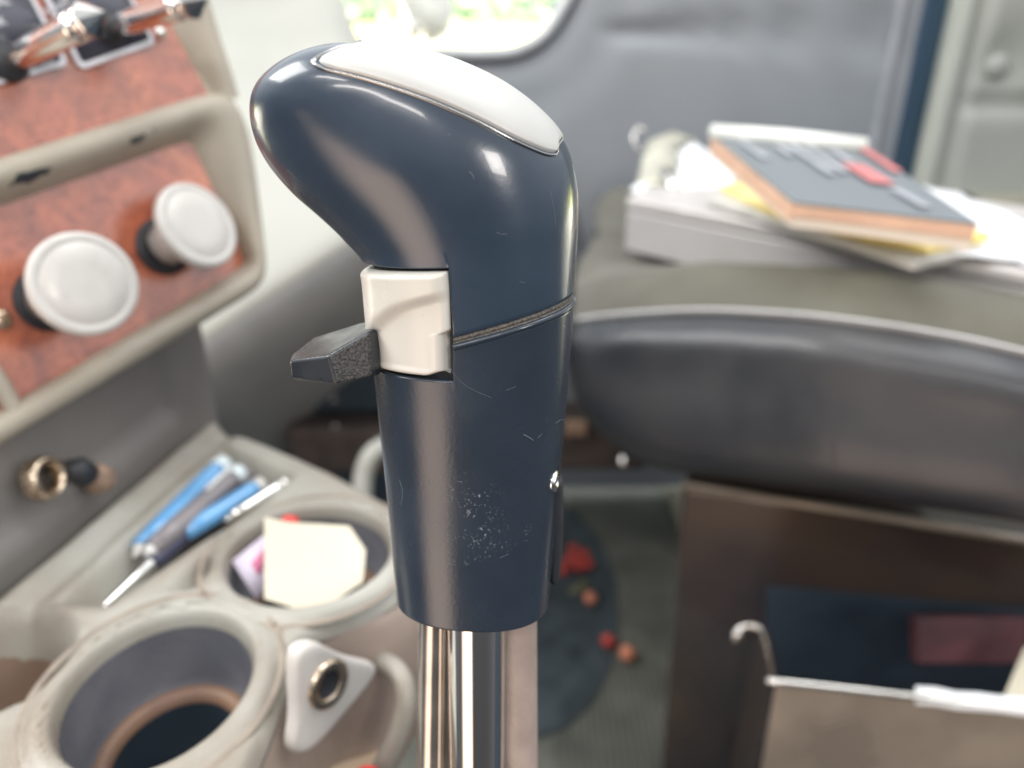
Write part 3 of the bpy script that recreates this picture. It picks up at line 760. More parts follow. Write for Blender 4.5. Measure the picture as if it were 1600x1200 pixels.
# ------------------------------------------------------------------ things in the console
def pen(name, label, a, b, r, body, tipm, capm=None, tipl=.12, clip=False):
    t = thing(name, label, 'pen', tuple((a+b)/2), 'pens in the console tray')
    ax = b-a; h = ax.length
    bm = bmesh.new(); lathe(bm, a, ax, [(r*.55, h*tipl), (r*.9, h*(tipl+.01)), (r, h*.3), (r, h*.8), (r*.98, h*.9)], 20); obj('barrel', bm, body, t)
    bm = bmesh.new(); lathe(bm, a, ax, [(r*.12, 0), (r*.3, h*.03), (r*.62, h*(tipl-.01)), (r*.60, h*tipl)], 20); obj('tip', bm, tipm, t)
    bm = bmesh.new(); lathe(bm, a+ax*.895, ax, [(r*1.02, 0), (r*1.05, h*.02), (r*1.0, h*.09), (r*.6, h*.10), (0, h*.105)], 20); obj('end_cap', bm, capm or tipm, t)
    if clip:
        bm = bmesh.new(); tube(bm, [a+ax*.93+UP*(r+.0006), a+ax*.8+UP*(r+.0014), a+ax*.62+UP*(r+.0008)], .0012, 8); obj('pocket_clip', bm, tipm, t)
TZ = CZ-.010
pen('ballpoint_pen', 'blue pen with a clear end lying leftmost in the tray', H(208, 870, TZ+.006), H(352, 724, TZ+.007), .0060, M['blue'], M['white'], M['clear'], .07)
pen('ballpoint_pen', 'dark grey pen with a pale clip in the middle of the tray', H(226, 868, TZ+.010), H(376, 736, TZ+.010), .0052, M['pengrey'], M['mirror'], M['clear'], .06, True)
pen('ballpoint_pen', 'navy pen with a shiny silver tip at the near end of the tray', H(160, 950, TZ+.004), H(388, 738, TZ+.006), .0052, M['navy'], M['chrome'], M['pengrey'], .28)
pen('ballpoint_pen', 'bright blue pen on the right of the dark pens in the tray', H(275, 842, TZ+.006), H(412, 756, TZ+.008), .0048, M['blue'], M['blue'], M['white'], .08)
pen('ballpoint_pen', 'slim silver pen at the far right end of the tray', H(350, 815, TZ+.007), H(450, 752, TZ+.011), .0032, M['chromeworn'], M['chromeworn'], None, .1)
pen('ballpoint_pen', 'short blue pen alone in the small slot beside the cup wells', H(268, 925, TZ+.003), H(318, 874, TZ+.003), .0046, M['blue'], M['clear'], M['navy'], .15)
# papers in far cup
bm = bmesh.new()
cz2 = .0
pts = [P(413, 808, .355), P(452, 818, .357), P(500, 820, .360), P(546, 822, .362), P(571, 862, .358), P(568, 908, .345), P(520, 938, .335), P(470, 950, .330), P(413, 936, .332)]
nn = (pts[3]-pts[0]).cross(pts[8]-pts[0]).normalized()
cc_ = sum(pts, V())/9; pts = [p-nn*((p-cc_).dot(nn))*.8 for p in pts]
prism(bm, pts, nn*.0012 if nn.dot(F) > 0 else -nn*.0012)
tag(obj('cream_paper', bm, M['cream'], bevel=.0004, smooth=False, loc=cc_), 'folded cream paper note standing in the far cup well', 'paper')
cd_ = thing('printed_card', 'small lilac printed card tucked behind the cream note in the cup well', 'card', tuple(P(392, 880, .35)))
q = [P(362, 875, .352), P(415, 832, .362), P(440, 890, .360), P(400, 935, .345)]
o_, n_, _ = slab4('card_sheet', q, .0006, M['card'], cd_, bevel=0)
slab4('card_print', [interp(interp(q[0], q[1], .35), interp(q[3], q[2], .35), .35)+n_*.0004, interp(interp(q[0], q[1], .8), interp(q[3], q[2], .8), .3)+n_*.0004, interp(interp(q[0], q[1], .8), interp(q[3], q[2], .8), .6)+n_*.0004, interp(interp(q[0], q[1], .35), interp(q[3], q[2], .35), .7)+n_*.0004], .0003, M['pink'], cd_, bevel=0)
bm = bmesh.new(); lathe(bm, P(452, 822, .368), (UP+R*.3), [(.0035, -.008), (.0042, 0), (.0038, .004), (0, .005)], 20)
tag(obj('red_button', bm, M['redcap'], loc=P(452, 822, .368)), 'tiny red knob peeking over the top of the cream note', 'trinket')

# ================================================================== SEAT
seat = thing('passenger_seat', 'dark leather sided passenger seat with worn olive top, on a black pedestal', 'seat', (.3, .75, 0))
# columns: (seam pixel+depth), side pixels
cols = []
spec = [
 ((905, 512, .74), (900, 560, .745), (912, 610, .745), (935, 655, .75), (905, 470, .78)),
 ((893, 506, .640), (886, 560, .645), (900, 620, .65), (928, 665, .665), (900, 458, .71)),
 ((935, 499, .610), (915, 575, .605), (935, 650, .61), (965, 700, .625), (925, 441, .68)),
 ((1000, 493, .585), (985, 585, .578), (995, 680, .582), (1015, 727, .600), (1000, 428, .640)),
 ((1100, 489, .560), (1095, 590, .548), (1098, 705, .553), (1105, 745, .575), (1100, 423, .600)),
 ((1200, 493, .530), (1200, 600, .518), (1200, 722, .525), (1205, 757, .550), (1200, 424, .572)),
 ((1300, 502, .503), (1300, 610, .492), (1300, 738, .500), (1302, 772, .528), (1300, 430, .547)),
 ((1450, 524, .480), (1450, 640, .470), (1450, 765, .478), (1450, 796, .505), (1450, 450, .517)),
 ((1600, 556, .458), (1600, 670, .449), (1600, 790, .457), (1600, 818, .482), (1600, 478, .488)),
 ((1850, 625, .432), (1850, 740, .424), (1850, 860, .432), (1850, 885, .455), (1850, 540, .458)),
]
def colv(s):
    sp, mp, lp, bp, rp = [P(*q) for q in s]
    return sp, mp, lp, bp, rp
CS = [colv(s) for s in spec]
def sm_cols(f, n=6): return catmull([f(c) for c in CS], n)
seam = sm_cols(lambda c: c[0]); midv = sm_cols(lambda c: c[1]); lowv = sm_cols(lambda c: c[2]); botv = sm_cols(lambda c: c[3]); rollv = sm_cols(lambda c: c[4])
bm = bmesh.new(); back = V((.3, .95, 0)).normalized()
rows = []
for a, b, c, d, e in zip(seam, midv, lowv, botv, rollv):
    base = [d + back*.12 + UP*.015, d+back*.03+UP*-.004, d, c, b, interp(a, b, .3)-back*.012, a]
    pr = catmull(base, 4)
    rows.append([p + V((0, -.0025*noise.noise(p*8) - .0004*noise.noise(p*45), .001*noise.noise(p*20))) for p in pr])
grid(bm, rows); obj('side_bolster', bm, M['leather'], seat)
bm = bmesh.new(); rows = []
Wz = .545
for i, (a, e) in enumerate(zip(seam, rollv)):
    t = i/(len(seam)-1)
    fl = e + back*.08; fl.z = Wz
    far = V((min(fl.x+.06, 1.3), 1.08, Wz)) if i > 6 else V((fl.x+.03, 1.05, Wz-.015))
    base = [a, interp(a, e, .35)+UP*.010, interp(a, e, .7)+UP*.012, V((e.x, e.y, max(e.z, Wz-.012)+.004)), V((fl.x, fl.y, Wz+.001)), interp(fl, far, .5), far, far-UP*.10]
    pr = catmull(base, 4)
    rows.append([p + V((0, 0, .003*noise.noise(p*12)+.0012*noise.noise(p*50))) for p in pr])
grid(bm, rows); obj('seat_cushion', bm, M['seattop'], seat)
# front end face closing the cushion on its left end
bm = bmesh.new()
sd = [CS[0][3], CS[0][2], CS[0][1], CS[0][0], CS[0][4], V((CS[0][4].x+.0, 1.05, Wz-.02)), V((CS[0][4].x+.0, 1.05, Wz-.12))]
prism(bm, [p+R*.001 for p in sd], R*.02); obj('front_face', bm, M['leather'], seat, bevel=.004)
bm = bmesh.new(); tube(bm, [p+UP*.001 for p in seam], .0028, 10); obj('piping', bm, M['piping'], seat)
# stitches along the piping on the right
bm = bmesh.new(); st_p = resamp(seam, 170)
for i in range(40, 168):
    p = st_p[i]; d = (st_p[i+1]-p).normalized(); tube(bm, [p+UP*.0032-back*.001 - d*.0012, p+UP*.0038-back*.001, p+UP*.0032-back*.001 + d*.0012], .0008, 6)
obj('stitching', bm, M['paper'], seat)
# metal under-edge strip, pedestal
PA = P(1060, 745, .660); PB = P(1600, 822, .575)
PA.z = max(PA.z, 0); ePd = (PB-PA); ePd.z = 0; ePd.normalize(); nP = ePd.cross(UP); nP = -nP if nP.dot(C0-PA) < 0 else nP
def PD(x, y, off=0): return on(x, y, PA+nP*off, nP)
topL = PD(1068, 748); topR = PD(1900, 884)
bm = bmesh.new(); L0 = V((topL.x, topL.y, 0)); pL = PD(1035, 1200); 
x0p = topL; 
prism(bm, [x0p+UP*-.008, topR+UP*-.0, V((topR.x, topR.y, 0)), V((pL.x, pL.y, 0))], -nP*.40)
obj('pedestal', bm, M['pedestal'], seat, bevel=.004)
bm = bmesh.new(); tube(bm, [topL + UP*-.004 + nP*.002, interp(topL, topR, .35)+UP*-.004+nP*.002, topR+UP*-.004+nP*.002], .0035, 10)
obj('edge_strip', bm, M['pocketmetal'], seat)
# pocket: sheet metal box on the pedestal with open top
pk0 = PD(1200, 912, .001); pkr = PD(1660, 960, .001)
NR = P(1213, 1066, .50); RR = P(1600, 1108, .475); e2 = (RR-NR).normalized(); RR2 = NR + e2*.30
Lb = P(1190, 985, .585); Lc = P(1150, 990, .590)
dn = V((0, 0, -1))
def sheet(name, pts, th, m, par, bev=.0006):
    n = (pts[1]-pts[0]).cross(pts[2]-pts[0]).normalized()
    bm = bmesh.new(); prism(bm, pts, n*th); return obj(name, bm, m, par, bevel=bev)
pk = sheet('pocket_front', [NR, RR2, RR2+dn*.35, P(1195, 1200, .53)+dn*.2], .0015, M['pocketmetal'], seat)
sheet('pocket_side', [NR, Lb, Lb+dn*.32+R*-.01, NR+dn*.32+R*-.008], .0015, M['pedestal'], seat)
bm = bmesh.new(); tube(bm, catmull([P(1148, 1000, .592), P(1152, 985, .59), P(1172, 977, .588), P(1192, 985, .583), P(1200, 1010, .558), P(1208, 1050, .515), NR+UP*.001, interp(NR, RR2, .08)+UP*.001, RR2+UP*.001], 6), .0021, 10)
obj('pocket_rim', bm, M['chromeworn'], seat)
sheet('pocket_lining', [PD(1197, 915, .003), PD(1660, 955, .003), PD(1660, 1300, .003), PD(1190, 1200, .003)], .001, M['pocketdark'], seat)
bm = bmesh.new(); lathe(bm, P(1152, 992, .590), -F, [(.004, 0), (.004, .002), (.002, .003), (0, .003)], 16); obj('rim_bolt', bm, M['chromeworn'], seat)
# contents of the pocket
bm = bmesh.new(); rows = []
for i in range(8):
    rows.append([P(1430+i*32, 1072+i*3.4 + 14*j, .488-.02*i/8 - .001*j) + UP*.002*noise.noise(V((i*.7, j*.5, 0))) for j in range(3)])
grid(bm, rows); tag(obj('folded_paper', bm, M['paper'], solid=.002, loc=P(1520, 1085, .48)), 'white folded paper lying over the metal pocket rim', 'paper')
sh = [P(1568, 1080, .50), P(1600, 1005, .52), P(1680, 1010, .52), P(1680, 1090, .48)]
o, n, _ = slab4('cream_card', sh, .001, M['cream']); tag(o, 'cream card standing up in the seat pocket at the right edge', 'card')
bm = bmesh.new(); box(bm, P(1512, 998, .565), R*.040, U*.017, F*.006)
tag(obj('red_booklet', bm, M['dullred'], bevel=.002, loc=P(1490, 1000, .565)), 'dull red booklet deep inside the dark seat pocket', 'booklet')

# ================================================================== ON THE SEAT
A_ = H(975, 392, .555); Bv = (H(1400, 497, .555)-A_).normalized(); Pv = V((-Bv.y, Bv.x, 0))
if Pv.y < 0: Pv = -Pv
case = thing('form_case', 'flat grey metal clipboard case on the seat under the books', 'case', tuple(A_))
hh = .050
Pl = (Pv*.93 - Bv*.36).normalized()
def bx4(o, a, l, b, wd, z0, z1, name, m, par, bev=.003):
    bm = bmesh.new(); base = [o+UP*z0, o+a*l+UP*z0, o+a*l+b*wd+UP*z0, o+b*wd+UP*z0]; prism(bm, base, UP*(z1-z0)); return obj(name, bm, m, par, bevel=bev)
bx4(A_, Bv, .40, Pl, .24, 0, hh-.011, 'case_body', M['case'], case)
bx4(A_-Bv*.001-Pl*.001, Bv, .402, Pl, .242, hh-.0105, hh, 'case_lid', M['caselid'], case)
# clip: rolled metal jaw at the back-left
cb = P(1000, 292, .80)
bm = bmesh.new(); ce = P(1018, 215, .90); cw = R*.040
prof = [P(990, 288, .76), P(1000, 262, .785), P(1006, 235, .81), P(1014, 214, .83), P(1030, 208, .84), P(1040, 214, .835)]
rows = [[p + R*(.036*k/6) + UP*(-.002*abs(k-3)) for k in range(7)] for p in catmull(prof, 4)]
grid(bm, rows); cl = obj('clip_jaw', bm, M['clip'], case, solid=.002)
bm = bmesh.new(); tube(bm, [P(1038, 268, .765), P(1050, 290, .75), P(1058, 305, .745)], .006, 14); obj('clip_spring', bm, M['chromeworn'], cl)
bm = bmesh.new(); tube(bm, catmull([P(1000, 235, .83), P(990, 222, .83), P(996, 200, .83), P(1008, 205, .83)], 4), .0015, 8); obj('clip_loop', bm, M['chromeworn'], cl)
def top(x, y, z): return H(x, y, z)
zt = .555+hh
# grey book, yellow pad and main book, tilted stack
def quad(px): return [P(*p) for p in px]
# loose papers left
def papersheet(name, label, corners, m, th=.0006, wav=.004, seed=0, cat='paper', group=None):
    a, b, c, d = corners; rows = []
    for i in range(15):
        u = i/14; rows.append([interp(interp(a, b, u), interp(d, c, u), j/10) + UP*wav*noise.noise(V((u*2+seed, j/5, seed))) for j in range(11)])
    bm = bmesh.new(); grid(bm, rows); o = obj(name, bm, m, solid=th, loc=(a+c)/2); tag(o, label, cat, group); return o
papersheet('loose_paper', 'white paper under the clip jaw at the left end of the case', quad([(984, 296, .742), (1075, 225, .90), (1150, 245, .90), (1118, 335, .705)]), M['paper'], seed=1)
papersheet('loose_paper', 'crumpled white paper standing between the clip and the book pile', quad([(1068, 232, .83), (1130, 232, .84), (1150, 300, .76), (1052, 300, .74)]), M['paper'], seed=4, wav=.012)
papersheet('loose_paper', 'white sheet spread to the right of the book pile', [H(1385, 280, .610), H(1500, 300, .610), H(1640, 404, .610), H(1450, 402, .610)], M['paper'], seed=7)
papersheet('loose_paper', 'white sheet at the right edge lying below the padded wall', [H(1470, 300, .608), H(1560, 325, .608), H(1760, 425, .608), H(1600, 414, .608)], M['paper'], seed=9)
bk = [H(1104, 308, .613), H(1250, 280, .613), H(1540, 385, .613), H(1430, 408, .613)]
o, n, _ = slab4('grey_book', bk, .007, M['greybook'], None, bevel=.002); tag(o, 'grey softcover book at the bottom of the pile, under the yellow pad', 'book')
yp = [H(1126, 290, .6185), H(1260, 262, .6185), H(1550, 366, .6185), H(1450, 387, .6185), H(1235, 340, .6185)]
o, n, _ = slab4('yellow_pad', yp, .005, M['yellow'], None, bevel=.001); tag(o, 'bright yellow pad sticking out below the top book', 'notepad')
book = thing('paperback_book', 'paperback with slate cover and orange page edge on top of the pile', 'book', tuple(P(1300, 280, .72)))
mb_ = [H(1112, 213, .668), H(1352, 236, .666), H(1526, 352, .643), H(1240, 318, .644)]
o, n, cs = slab4('page_block', mb_, .0165, M['pages'], book, bevel=.0006)
cs2 = [p+n*.0012 for p in cs]; e_ = [(cs2[k]-sum(cs2, V())/4).normalized()*.0015 for k in range(4)]
slab4('front_cover', [cs2[k]+e_[k]+n*.0004 for k in range(4)], .0012, M['cover'], book, bevel=.0004)
# orange band along the near and left page edges
ll = cs[3]; rr_ = cs[2]; bm = bmesh.new(); nf = (rr_-ll).cross(n).normalized(); nf = -nf if nf.dot(C0-ll) < 0 else nf
prism(bm, [ll-nf*.001-n*.0003, rr_-nf*.001-n*.0003, rr_-nf*.001-n*.0085, ll-nf*.001-n*.0085], nf*.0022); obj('orange_edge', bm, M['pageorange'], book, smooth=False)
nl = (cs[0]-cs[3]).cross(n).normalized(); nl = -nl if nl.dot(-R) < 0 else nl
bm = bmesh.new(); prism(bm, [cs[0]-nl*.001-n*.0003, cs[3]-nl*.001-n*.0003, cs[3]-nl*.001-n*.0125, cs[0]-nl*.001-n*.0125], nl*.0022); obj('orange_edge', bm, M['pageorange'], book, smooth=False)
# pale band along the back edge, curled up a little
bm = bmesh.new(); tube(bm, [cs2[0]+n*.002+(cs2[0]-cs2[1])*.0, interp(cs2[0], cs2[1], .5)+n*.003, cs2[1]+n*.002], .0062, 14); obj('pale_spine', bm, M['bookspine'], book)
def on_book(u, v, off=.0022):
    return interp(interp(cs2[0], cs2[1], u), interp(cs2[3], cs2[2], u), v) + n*off
def strip(u0, v0, u1, v1, w, m, nm):
    bm = bmesh.new(); prism(bm, [on_book(u0, v0), on_book(u1, v1), on_book(u1+w, v1), on_book(u0+w, v0)], n*.0003); obj(nm, bm, m, book, smooth=False)
strip(.93, .02, .93, .40, .06, M['bookred'], 'red_band')
strip(.66, .35, .68, .62, .14, M['bookred'], 'red_print')
for u0, v0, u1, v1, w_ in ((.12, .12, .14, .40, .05), (.36, .12, .36, .30, .05), (.45, .10, .47, .55, .06), (.56, .10, .58, .50, .05), (.70, .12, .72, .32, .05), (.74, .68, .78, .9, .06)):
    strip(u0, v0, u1, v1, w_, M['print'], 'cover_print')
bm = bmesh.new(); tube(bm, catmull([P(1500, 312, .92), P(1550, 335, .90), P(1600, 352, .86), P(1680, 385, .80)], 5), .010, 12)
tag(obj('black_strap', bm, M['black'], loc=P(1600, 352, .86)), 'black strap lying along the foot of the padded wall at right', 'strap')

# ================================================================== FLOOR MAT and berries
FZ = .004
fm = thing('floor_mat', 'ribbed olive rubber floor mat with a pale raised edge, left of the pedestal', 'mat', tuple(H(950, 900, 0)))
a = H(1052, 738, FZ); b = H(820, 738, FZ); c = H(1020, 1260, FZ); 
y1 = a.y; y0 = .28; x1 = a.x; x0_ = -.22
x1b = H(1040, 1100, FZ).x
bm = bmesh.new(); box(bm, V(((x0_+x1)/2, (y0+y1)/2, .004)), V(((x1-x0_)/2, 0, 0)), V((0, (y1-y0)/2, 0)), V((0, 0, .003))); obj('mat_sheet', bm, M['mat'], fm, smooth=False)
bm = bmesh.new(); box(bm, V(((x0_+x1)/2, y1-.022, .012)), V(((x1-x0_)/2, 0, 0)), V((0, .022, 0)), V((0, 0, .006))); obj('raised_edge', bm, M['matedge'], fm, bevel=.004)
bm = bmesh.new(); box(bm, V((x1-.014, (y0+y1)/2-.023, .012)), V((.014, 0, 0)), V((0, (y1-y0)/2-.023, 0)), V((0, 0, .006))); obj('raised_edge', bm, M['matedge'], fm, bevel=.004)
bm = bmesh.new(); nr = 26
for i in range(nr):
    x = x1-.036 - i*.0085
    box(bm, V((x, (y0+y1)/2-.02, .0085)), V((.0022, 0, 0)), V((0, (y1-y0)/2-.03, 0)), V((0, 0, .0016)))
obj('ribs', bm, M['mat'], fm, bevel=.0008)
# dark scuffed heel pad in the mat
hp = [(868, 790), (900, 800), (940, 850), (962, 910), (965, 980), (955, 1040), (925, 1100), (880, 1140), (820, 1160), (760, 1160), (760, 790)]
bm = bmesh.new(); prism(bm, [H(x, y, .0104) for x, y in hp], UP*.002); obj('heel_pad', bm, M['matdark'], fm, bevel=.0008)
def berry(px, py, r, m, label):
    c = H(px, py, .0125+r*.9)
    t = thing('berry', label, 'berry', tuple(c), 'berries dropped on the floor mat')
    bm = bmesh.new(); bmesh.ops.create_icosphere(bm, subdivisions=3, radius=r)
    for v in bm.verts: v.co = v.co*(1+.08*noise.noise(v.co*80)) + c
    obj('fruit', bm, m, t)
    bm = bmesh.new(); tube(bm, [c+UP*r*.8, c+UP*r*1.3+R*r*.2], r*.12, 6); obj('stalk', bm, M['leaf'], t)
berry(950, 1001, .0095, M['red'], 'single bright red berry beside the pale orange one')
berry(980, 1020, .0105, M['orange'], 'large pale orange berry, nearest of the berries')
berry(922, 934, .0095, M['orange'], 'orange berry between the red cluster and the red and orange pair')
for i, (px, py) in enumerate(((895, 858), (912, 866), (887, 876), (903, 884), (918, 881), (880, 890), (898, 872))):
    berry(px, py, .0088, M['red'], 'red berry in the tight cluster behind the grip, ' + ('at its far left', 'farthest away', 'in its middle left', 'near its middle', 'rightmost', 'leftmost', 'at its centre')[i])
bm = bmesh.new()
for k in range(5):
    c = H(900+k*3, 925-k*3, .016); 
    bm.faces.new([bm.verts.new(c+v_) for v_ in (V((-.012, 0, 0)), V((0, -.006, .003)), V((.012, 0, .002)), V((0, .008, .004)))])
tag(obj('dry_leaf', bm, M['leaf'], solid=.0004, loc=H(900, 925, .016)), 'crumpled dry leaf lying beside the orange berry', 'leaf')
bm = bmesh.new(); lathe(bm, P(975, 720, .95), -F, [(.0075, 0), (.0075, .003), (.005, .006), (0, .007)], 18)
tag(obj('floor_bolt', bm, M['chrome'], loc=P(975, 720, .95)), 'shiny bolt head beside the lower corner of the seat bolster', 'bolt')
bx = thing('seat_rail', 'dim reddish grey seat slide rail between the grip and the seat', 'rail', tuple(P(930, 680, 1.0)))
bm = bmesh.new(); box(bm, P(905, 680, 1.05), R*.09, V((0, .03, 0)), V((0, 0, .04))); obj('rail_body', bm, M['duct'], bx, bevel=.01)
bm = bmesh.new(); box(bm, P(900, 668, 1.0), R*.014, V((0, .005, 0)), V((0, 0, .010))); obj('rail_marker', bm, M['rubberbrown'], bx, bevel=.003)

# ================================================================== THE SHIFT KNOB
TA = rad(14)
kn = (-F*cos(TA) - U*sin(TA)); kk = (U*cos(TA) - F*sin(TA))
K0 = P(740, 550, .190)
def KP(x, y): return on(x, y, K0, kn)
knob = thing('gear_shift_knob', 'glossy dark navy truck shift knob with a white side button and silver top', 'gear shift', tuple(KP(740, 960)))
ST = [((621, 922), (857, 934), 18.5), ((614, 850), (864, 860), 18.7), ((605, 750), (873, 762), 18.2), ((594, 650), (881, 665), 19.2), ((586, 565), (889, 575), 20.0),
      ((580, 490), (895, 485), 20.6), ((570, 412), (900, 400), 21.2), ((541, 374), (903, 335), 22.2), ((505, 340), (900, 282), 23.0), ((463, 303), (884, 226), 23.6),
      ((430, 265), (846, 178), 23.6), ((411, 232), (785, 132), 23.2), ((403, 206), (707, 97), 22.4), ((401, 186), (625, 77), 20.6), ((402, 170), (552, 72), 17.5), ((405, 156), (495, 83), 13.0),
      ((411, 142), (452, 104), 7.5), ((421, 128), (430, 120), 1.5)]
STN = [(KP(*l), KP(*r), h/1000) for l, r, h in ST]
def sec(s):
    s = min(max(s, 0), len(STN)-1.0001); i = int(s); t = s-i
    g = lambda k: STN[min(max(k, 0), len(STN)-1)]
    a, b, c, d = g(i-1), g(i), g(i+1), g(i+2)
    return tuple(cr1(a[q], b[q], c[q], d[q], t) for q in range(3))
def KS(s, v, off=0.0):
    """point on the knob surface: s along the body, v around (0 = right, pi/2 = facing the camera)"""
    def raw(s, v):
        L, Rr, h = sec(s); c = (L+Rr)*.5; a = (Rr-L)*.5
        pw = 2.35 - .2*sm(5, 8, s)
        cx, sy = cos(v), sin(v); q = (abs(cx)**pw + abs(sy)**pw)**(-1/pw)
        return c + a*(cx*q) + kn*h*(sy*q)
    p = raw(s, v)
    if off:
        d1 = raw(min(s+.02, 16.98), v)-raw(max(s-.02, 0), v); d2 = raw(s, v+.02)-raw(s, v-.02)
        n = d2.cross(d1)
        if n.length > 0: n.normalize()
        L, Rr, h = sec(s)
        if n.dot(p-(L+Rr)*.5) < 0: n = -n
        p = p + n*off
    return p
VN0, VN1 = 1.70, 3.75       # notch (angles) for the button
def sseam(v): return 4.78 + .50*cos(v)
def notch(v): return VN0 < v < VN1
def shell(s0f, s1f, brk, n0, n1, endlip0, endlip1, vs):
    """columns over v; rows are shared by all columns on the long side of the break so that the notch leaves no crease"""
    bm = bmesh.new(); rows = []
    for v in vs:
        a, b = s0f(v), s1f(v); col = []
        if endlip0: col += [KS(a+.02, v, -.0022), KS(a, v, -.0007), KS(a+.012, v, -.00025)]; a += .035
        else: col += [KS(a+.06, v, -.0022), KS(a+.01, v, -.0012), KS(a, v, -.0004), KS(a+.006, v, -.0001)]; a += .02
        if endlip1: b -= .035
        for k in range(n0+1): col.append(KS(a+(brk-a)*k/n0, v))
        for k in range(1, n1+1): col.append(KS(brk+(b-brk)*k/n1, v))
        b += .035
        if endlip1: col += [KS(b-.012, v, -.00025), KS(b, v, -.0007), KS(b-.02, v, -.0022)]
        rows.append(col)
    grid(bm, rows, close_u=True)
    return bm
vs = [2*pi*k/160 for k in range(160)]
for e in (VN0, VN1): vs += [e-.002, e+.002]
vs = sorted(vs)
g = .075
def proj(p):
    q = p-C0; d = q.dot(F); return 800+FPX*q.dot(R)/d, 600-FPX*q.dot(U)/d
_inv = []
for i in range(200):
    for j in range(90):
        s_ = 16.8*i/199; v_ = .05+3.0*j/89; _inv.append((s_, v_, *proj(KS(s_, v_))))
def inv(x, y):
    a = min(_inv, key=lambda c: (c[2]-x)**2+(c[3]-y)**2); s_, v_ = a[0], a[1]; st1, st2 = .05, .02
    for _ in range(12):
        best = min(((s_+i*st1, v_+j*st2) for i in (-1, 0, 1) for j in (-1, 0, 1)), key=lambda c: (proj(KS(*c))[0]-x)**2+(proj(KS(*c))[1]-y)**2)
        if best == (s_, v_): st1 *= .5; st2 *= .5
        s_, v_ = best
    return s_, v_
def marks(bm, lines):
    n0 = len(bm.faces)
    for ln, r in lines:
        pts = catmull([V(q) for q in ln], 4); tube(bm, [KS(*inv(q.x, q.y), .00002) for q in pts], r, 5)
    bm.faces.ensure_lookup_table()
    for f in bm.faces[n0:]: f.material_index = 1
M['scuff'] = mat('scuff_pale', (.11, .13, .16), .6, var=.2, vscale=800)
headbm = shell(lambda v: 6.0+.14*sm(1.9, 3.2, v) if notch(v) else sseam(v)+g, lambda v: 16.98, 6.5, 24, 120, True, False, vs)
marks(headbm, [(((733, 268), (738, 273), (741, 280)), .00009), (((776, 363), (784, 366), (792, 365)), .00006),
               (((700, 208), (705, 214)), .00006), (((860, 300), (866, 330), (868, 352)), .00004), (((812, 440), (822, 442)), .00005)])
obj('knob_head', headbm, [M['knob'], M['scuff']], knob)
bodybm = shell(lambda v: 0.0, lambda v: 4.05 if notch(v) else sseam(v)-g, 3.85, 60, 18, False, True, vs)
marks(bodybm, [(((624, 750), (628, 762), (629, 775), (626, 790)), .00007), (((818, 679), (826, 683), (833, 688)), .00012), (((840, 684), (847, 678)), .00006), (((705, 578), (722, 598), (745, 612), (770, 622)), .00004),
               (((868, 662), (876, 656), (886, 655)), .00006), (((790, 610), (806, 604)), .00004), (((668, 745), (671, 757)), .00004), (((700, 880), (712, 884)), .00004), 
               (((780, 872), (795, 866)), .00004)])
body = obj('grip_body', bodybm, [M['grip'], M['scuff']], knob)
# inner core
bm = bmesh.new(); rows = [[KS(s, v, -.0024) for v in [2*pi*k/60 for k in range(60)]] for s in [.15+.2*k for k in range(40)]]
grid(bm, rows, close_v=True, cap0=True, cap1=True); obj('inner_core', bm, M['core'], knob)
# dusty seam ring
bm = bmesh.new(); rows = []
vv2 = [v for v in vs if not notch(v)]; i0 = [i for i, v in enumerate(vv2) if v >= VN1][0]; vv2 = vv2[i0:]+vv2[:i0]
for v in vv2:
    s = sseam(v); rows.append([KS(s-.075, v, -.0006), KS(s-.05, v, -.00035), KS(s-.015, v, -.0004), KS(s, v, -.0012), KS(s+.015, v, -.0004), KS(s+.05, v, -.0003), KS(s+.075, v, -.0006)])
grid(bm, rows); obj('seam_ring', bm, M['dust'], knob)
# raised rounded lip on top of grip body
bm = bmesh.new(); tube(bm, [KS(sseam(v)-.088, v, -.00025) for v in vv2], .00075, 10); obj('body_lip', bm, M['grip'], body)
# white splitter button
bm = bmesh.new(); rows = []
va, vb = VN0+.015, VN1-.1; sa, sb = 4.10, 5.95
NV, NS = 70, 70
def btn_off(u, w):
    # u: 0 right edge -> 1 left edge; w: 0 bottom -> 1 top
    e = min(u, 1-u, w, 1-w)
    rr = .075
    edge = 0 if e > rr else (1-sqrt(max(0, 1-((rr-e)/rr)**2)))
    # thumb scoop: lower right lies deeper, crest arc curves from the top right corner down
    dx = (u+.05)/.62; dy = (w+.35)/1.16
    rad_ = sqrt(dx*dx*.9+dy*dy)
    scoop = 1-sm(.90, 1.02, rad_)
    return (.0021 - .0016*scoop*sm(0, .12, e+.03))*(1-.9*sm(.35, .75, u)) - .0026*edge
for i in range(NV+1):
    u = i/NV; v = va+(vb-va)*u; col = []
    s_lo = sa + .10*(1-sm(0, .10, u))*1.0 + .0*u; s_hi = sb
    # step cut in the lower right edge
    for k in range(NS+1):
        w_ = k/NS; s = s_lo+(s_hi-s_lo)*w_
        vv_ = v + (.07*(1-sm(.38, .43, w_)))*(1-u)*1.0
        col.append(KS(s, vv_, btn_off(u, w_)))
    col = [KS(s_lo+.02, v, -.003)] + col + [KS(s_hi-.02, v, -.003)]
    rows.append(col)
rows = [[KS(sa+(sb-sa)*min(max((k-1)/NS, 0), 1), va+.01, -.003) for k in range(NS+3)]] + rows + [[KS(sa+(sb-sa)*min(max((k-1)/NS, 0), 1), vb-.01, -.003) for k in range(NS+3)]]
grid(bm, rows); obj('splitter_button', bm, M['button'], knob)
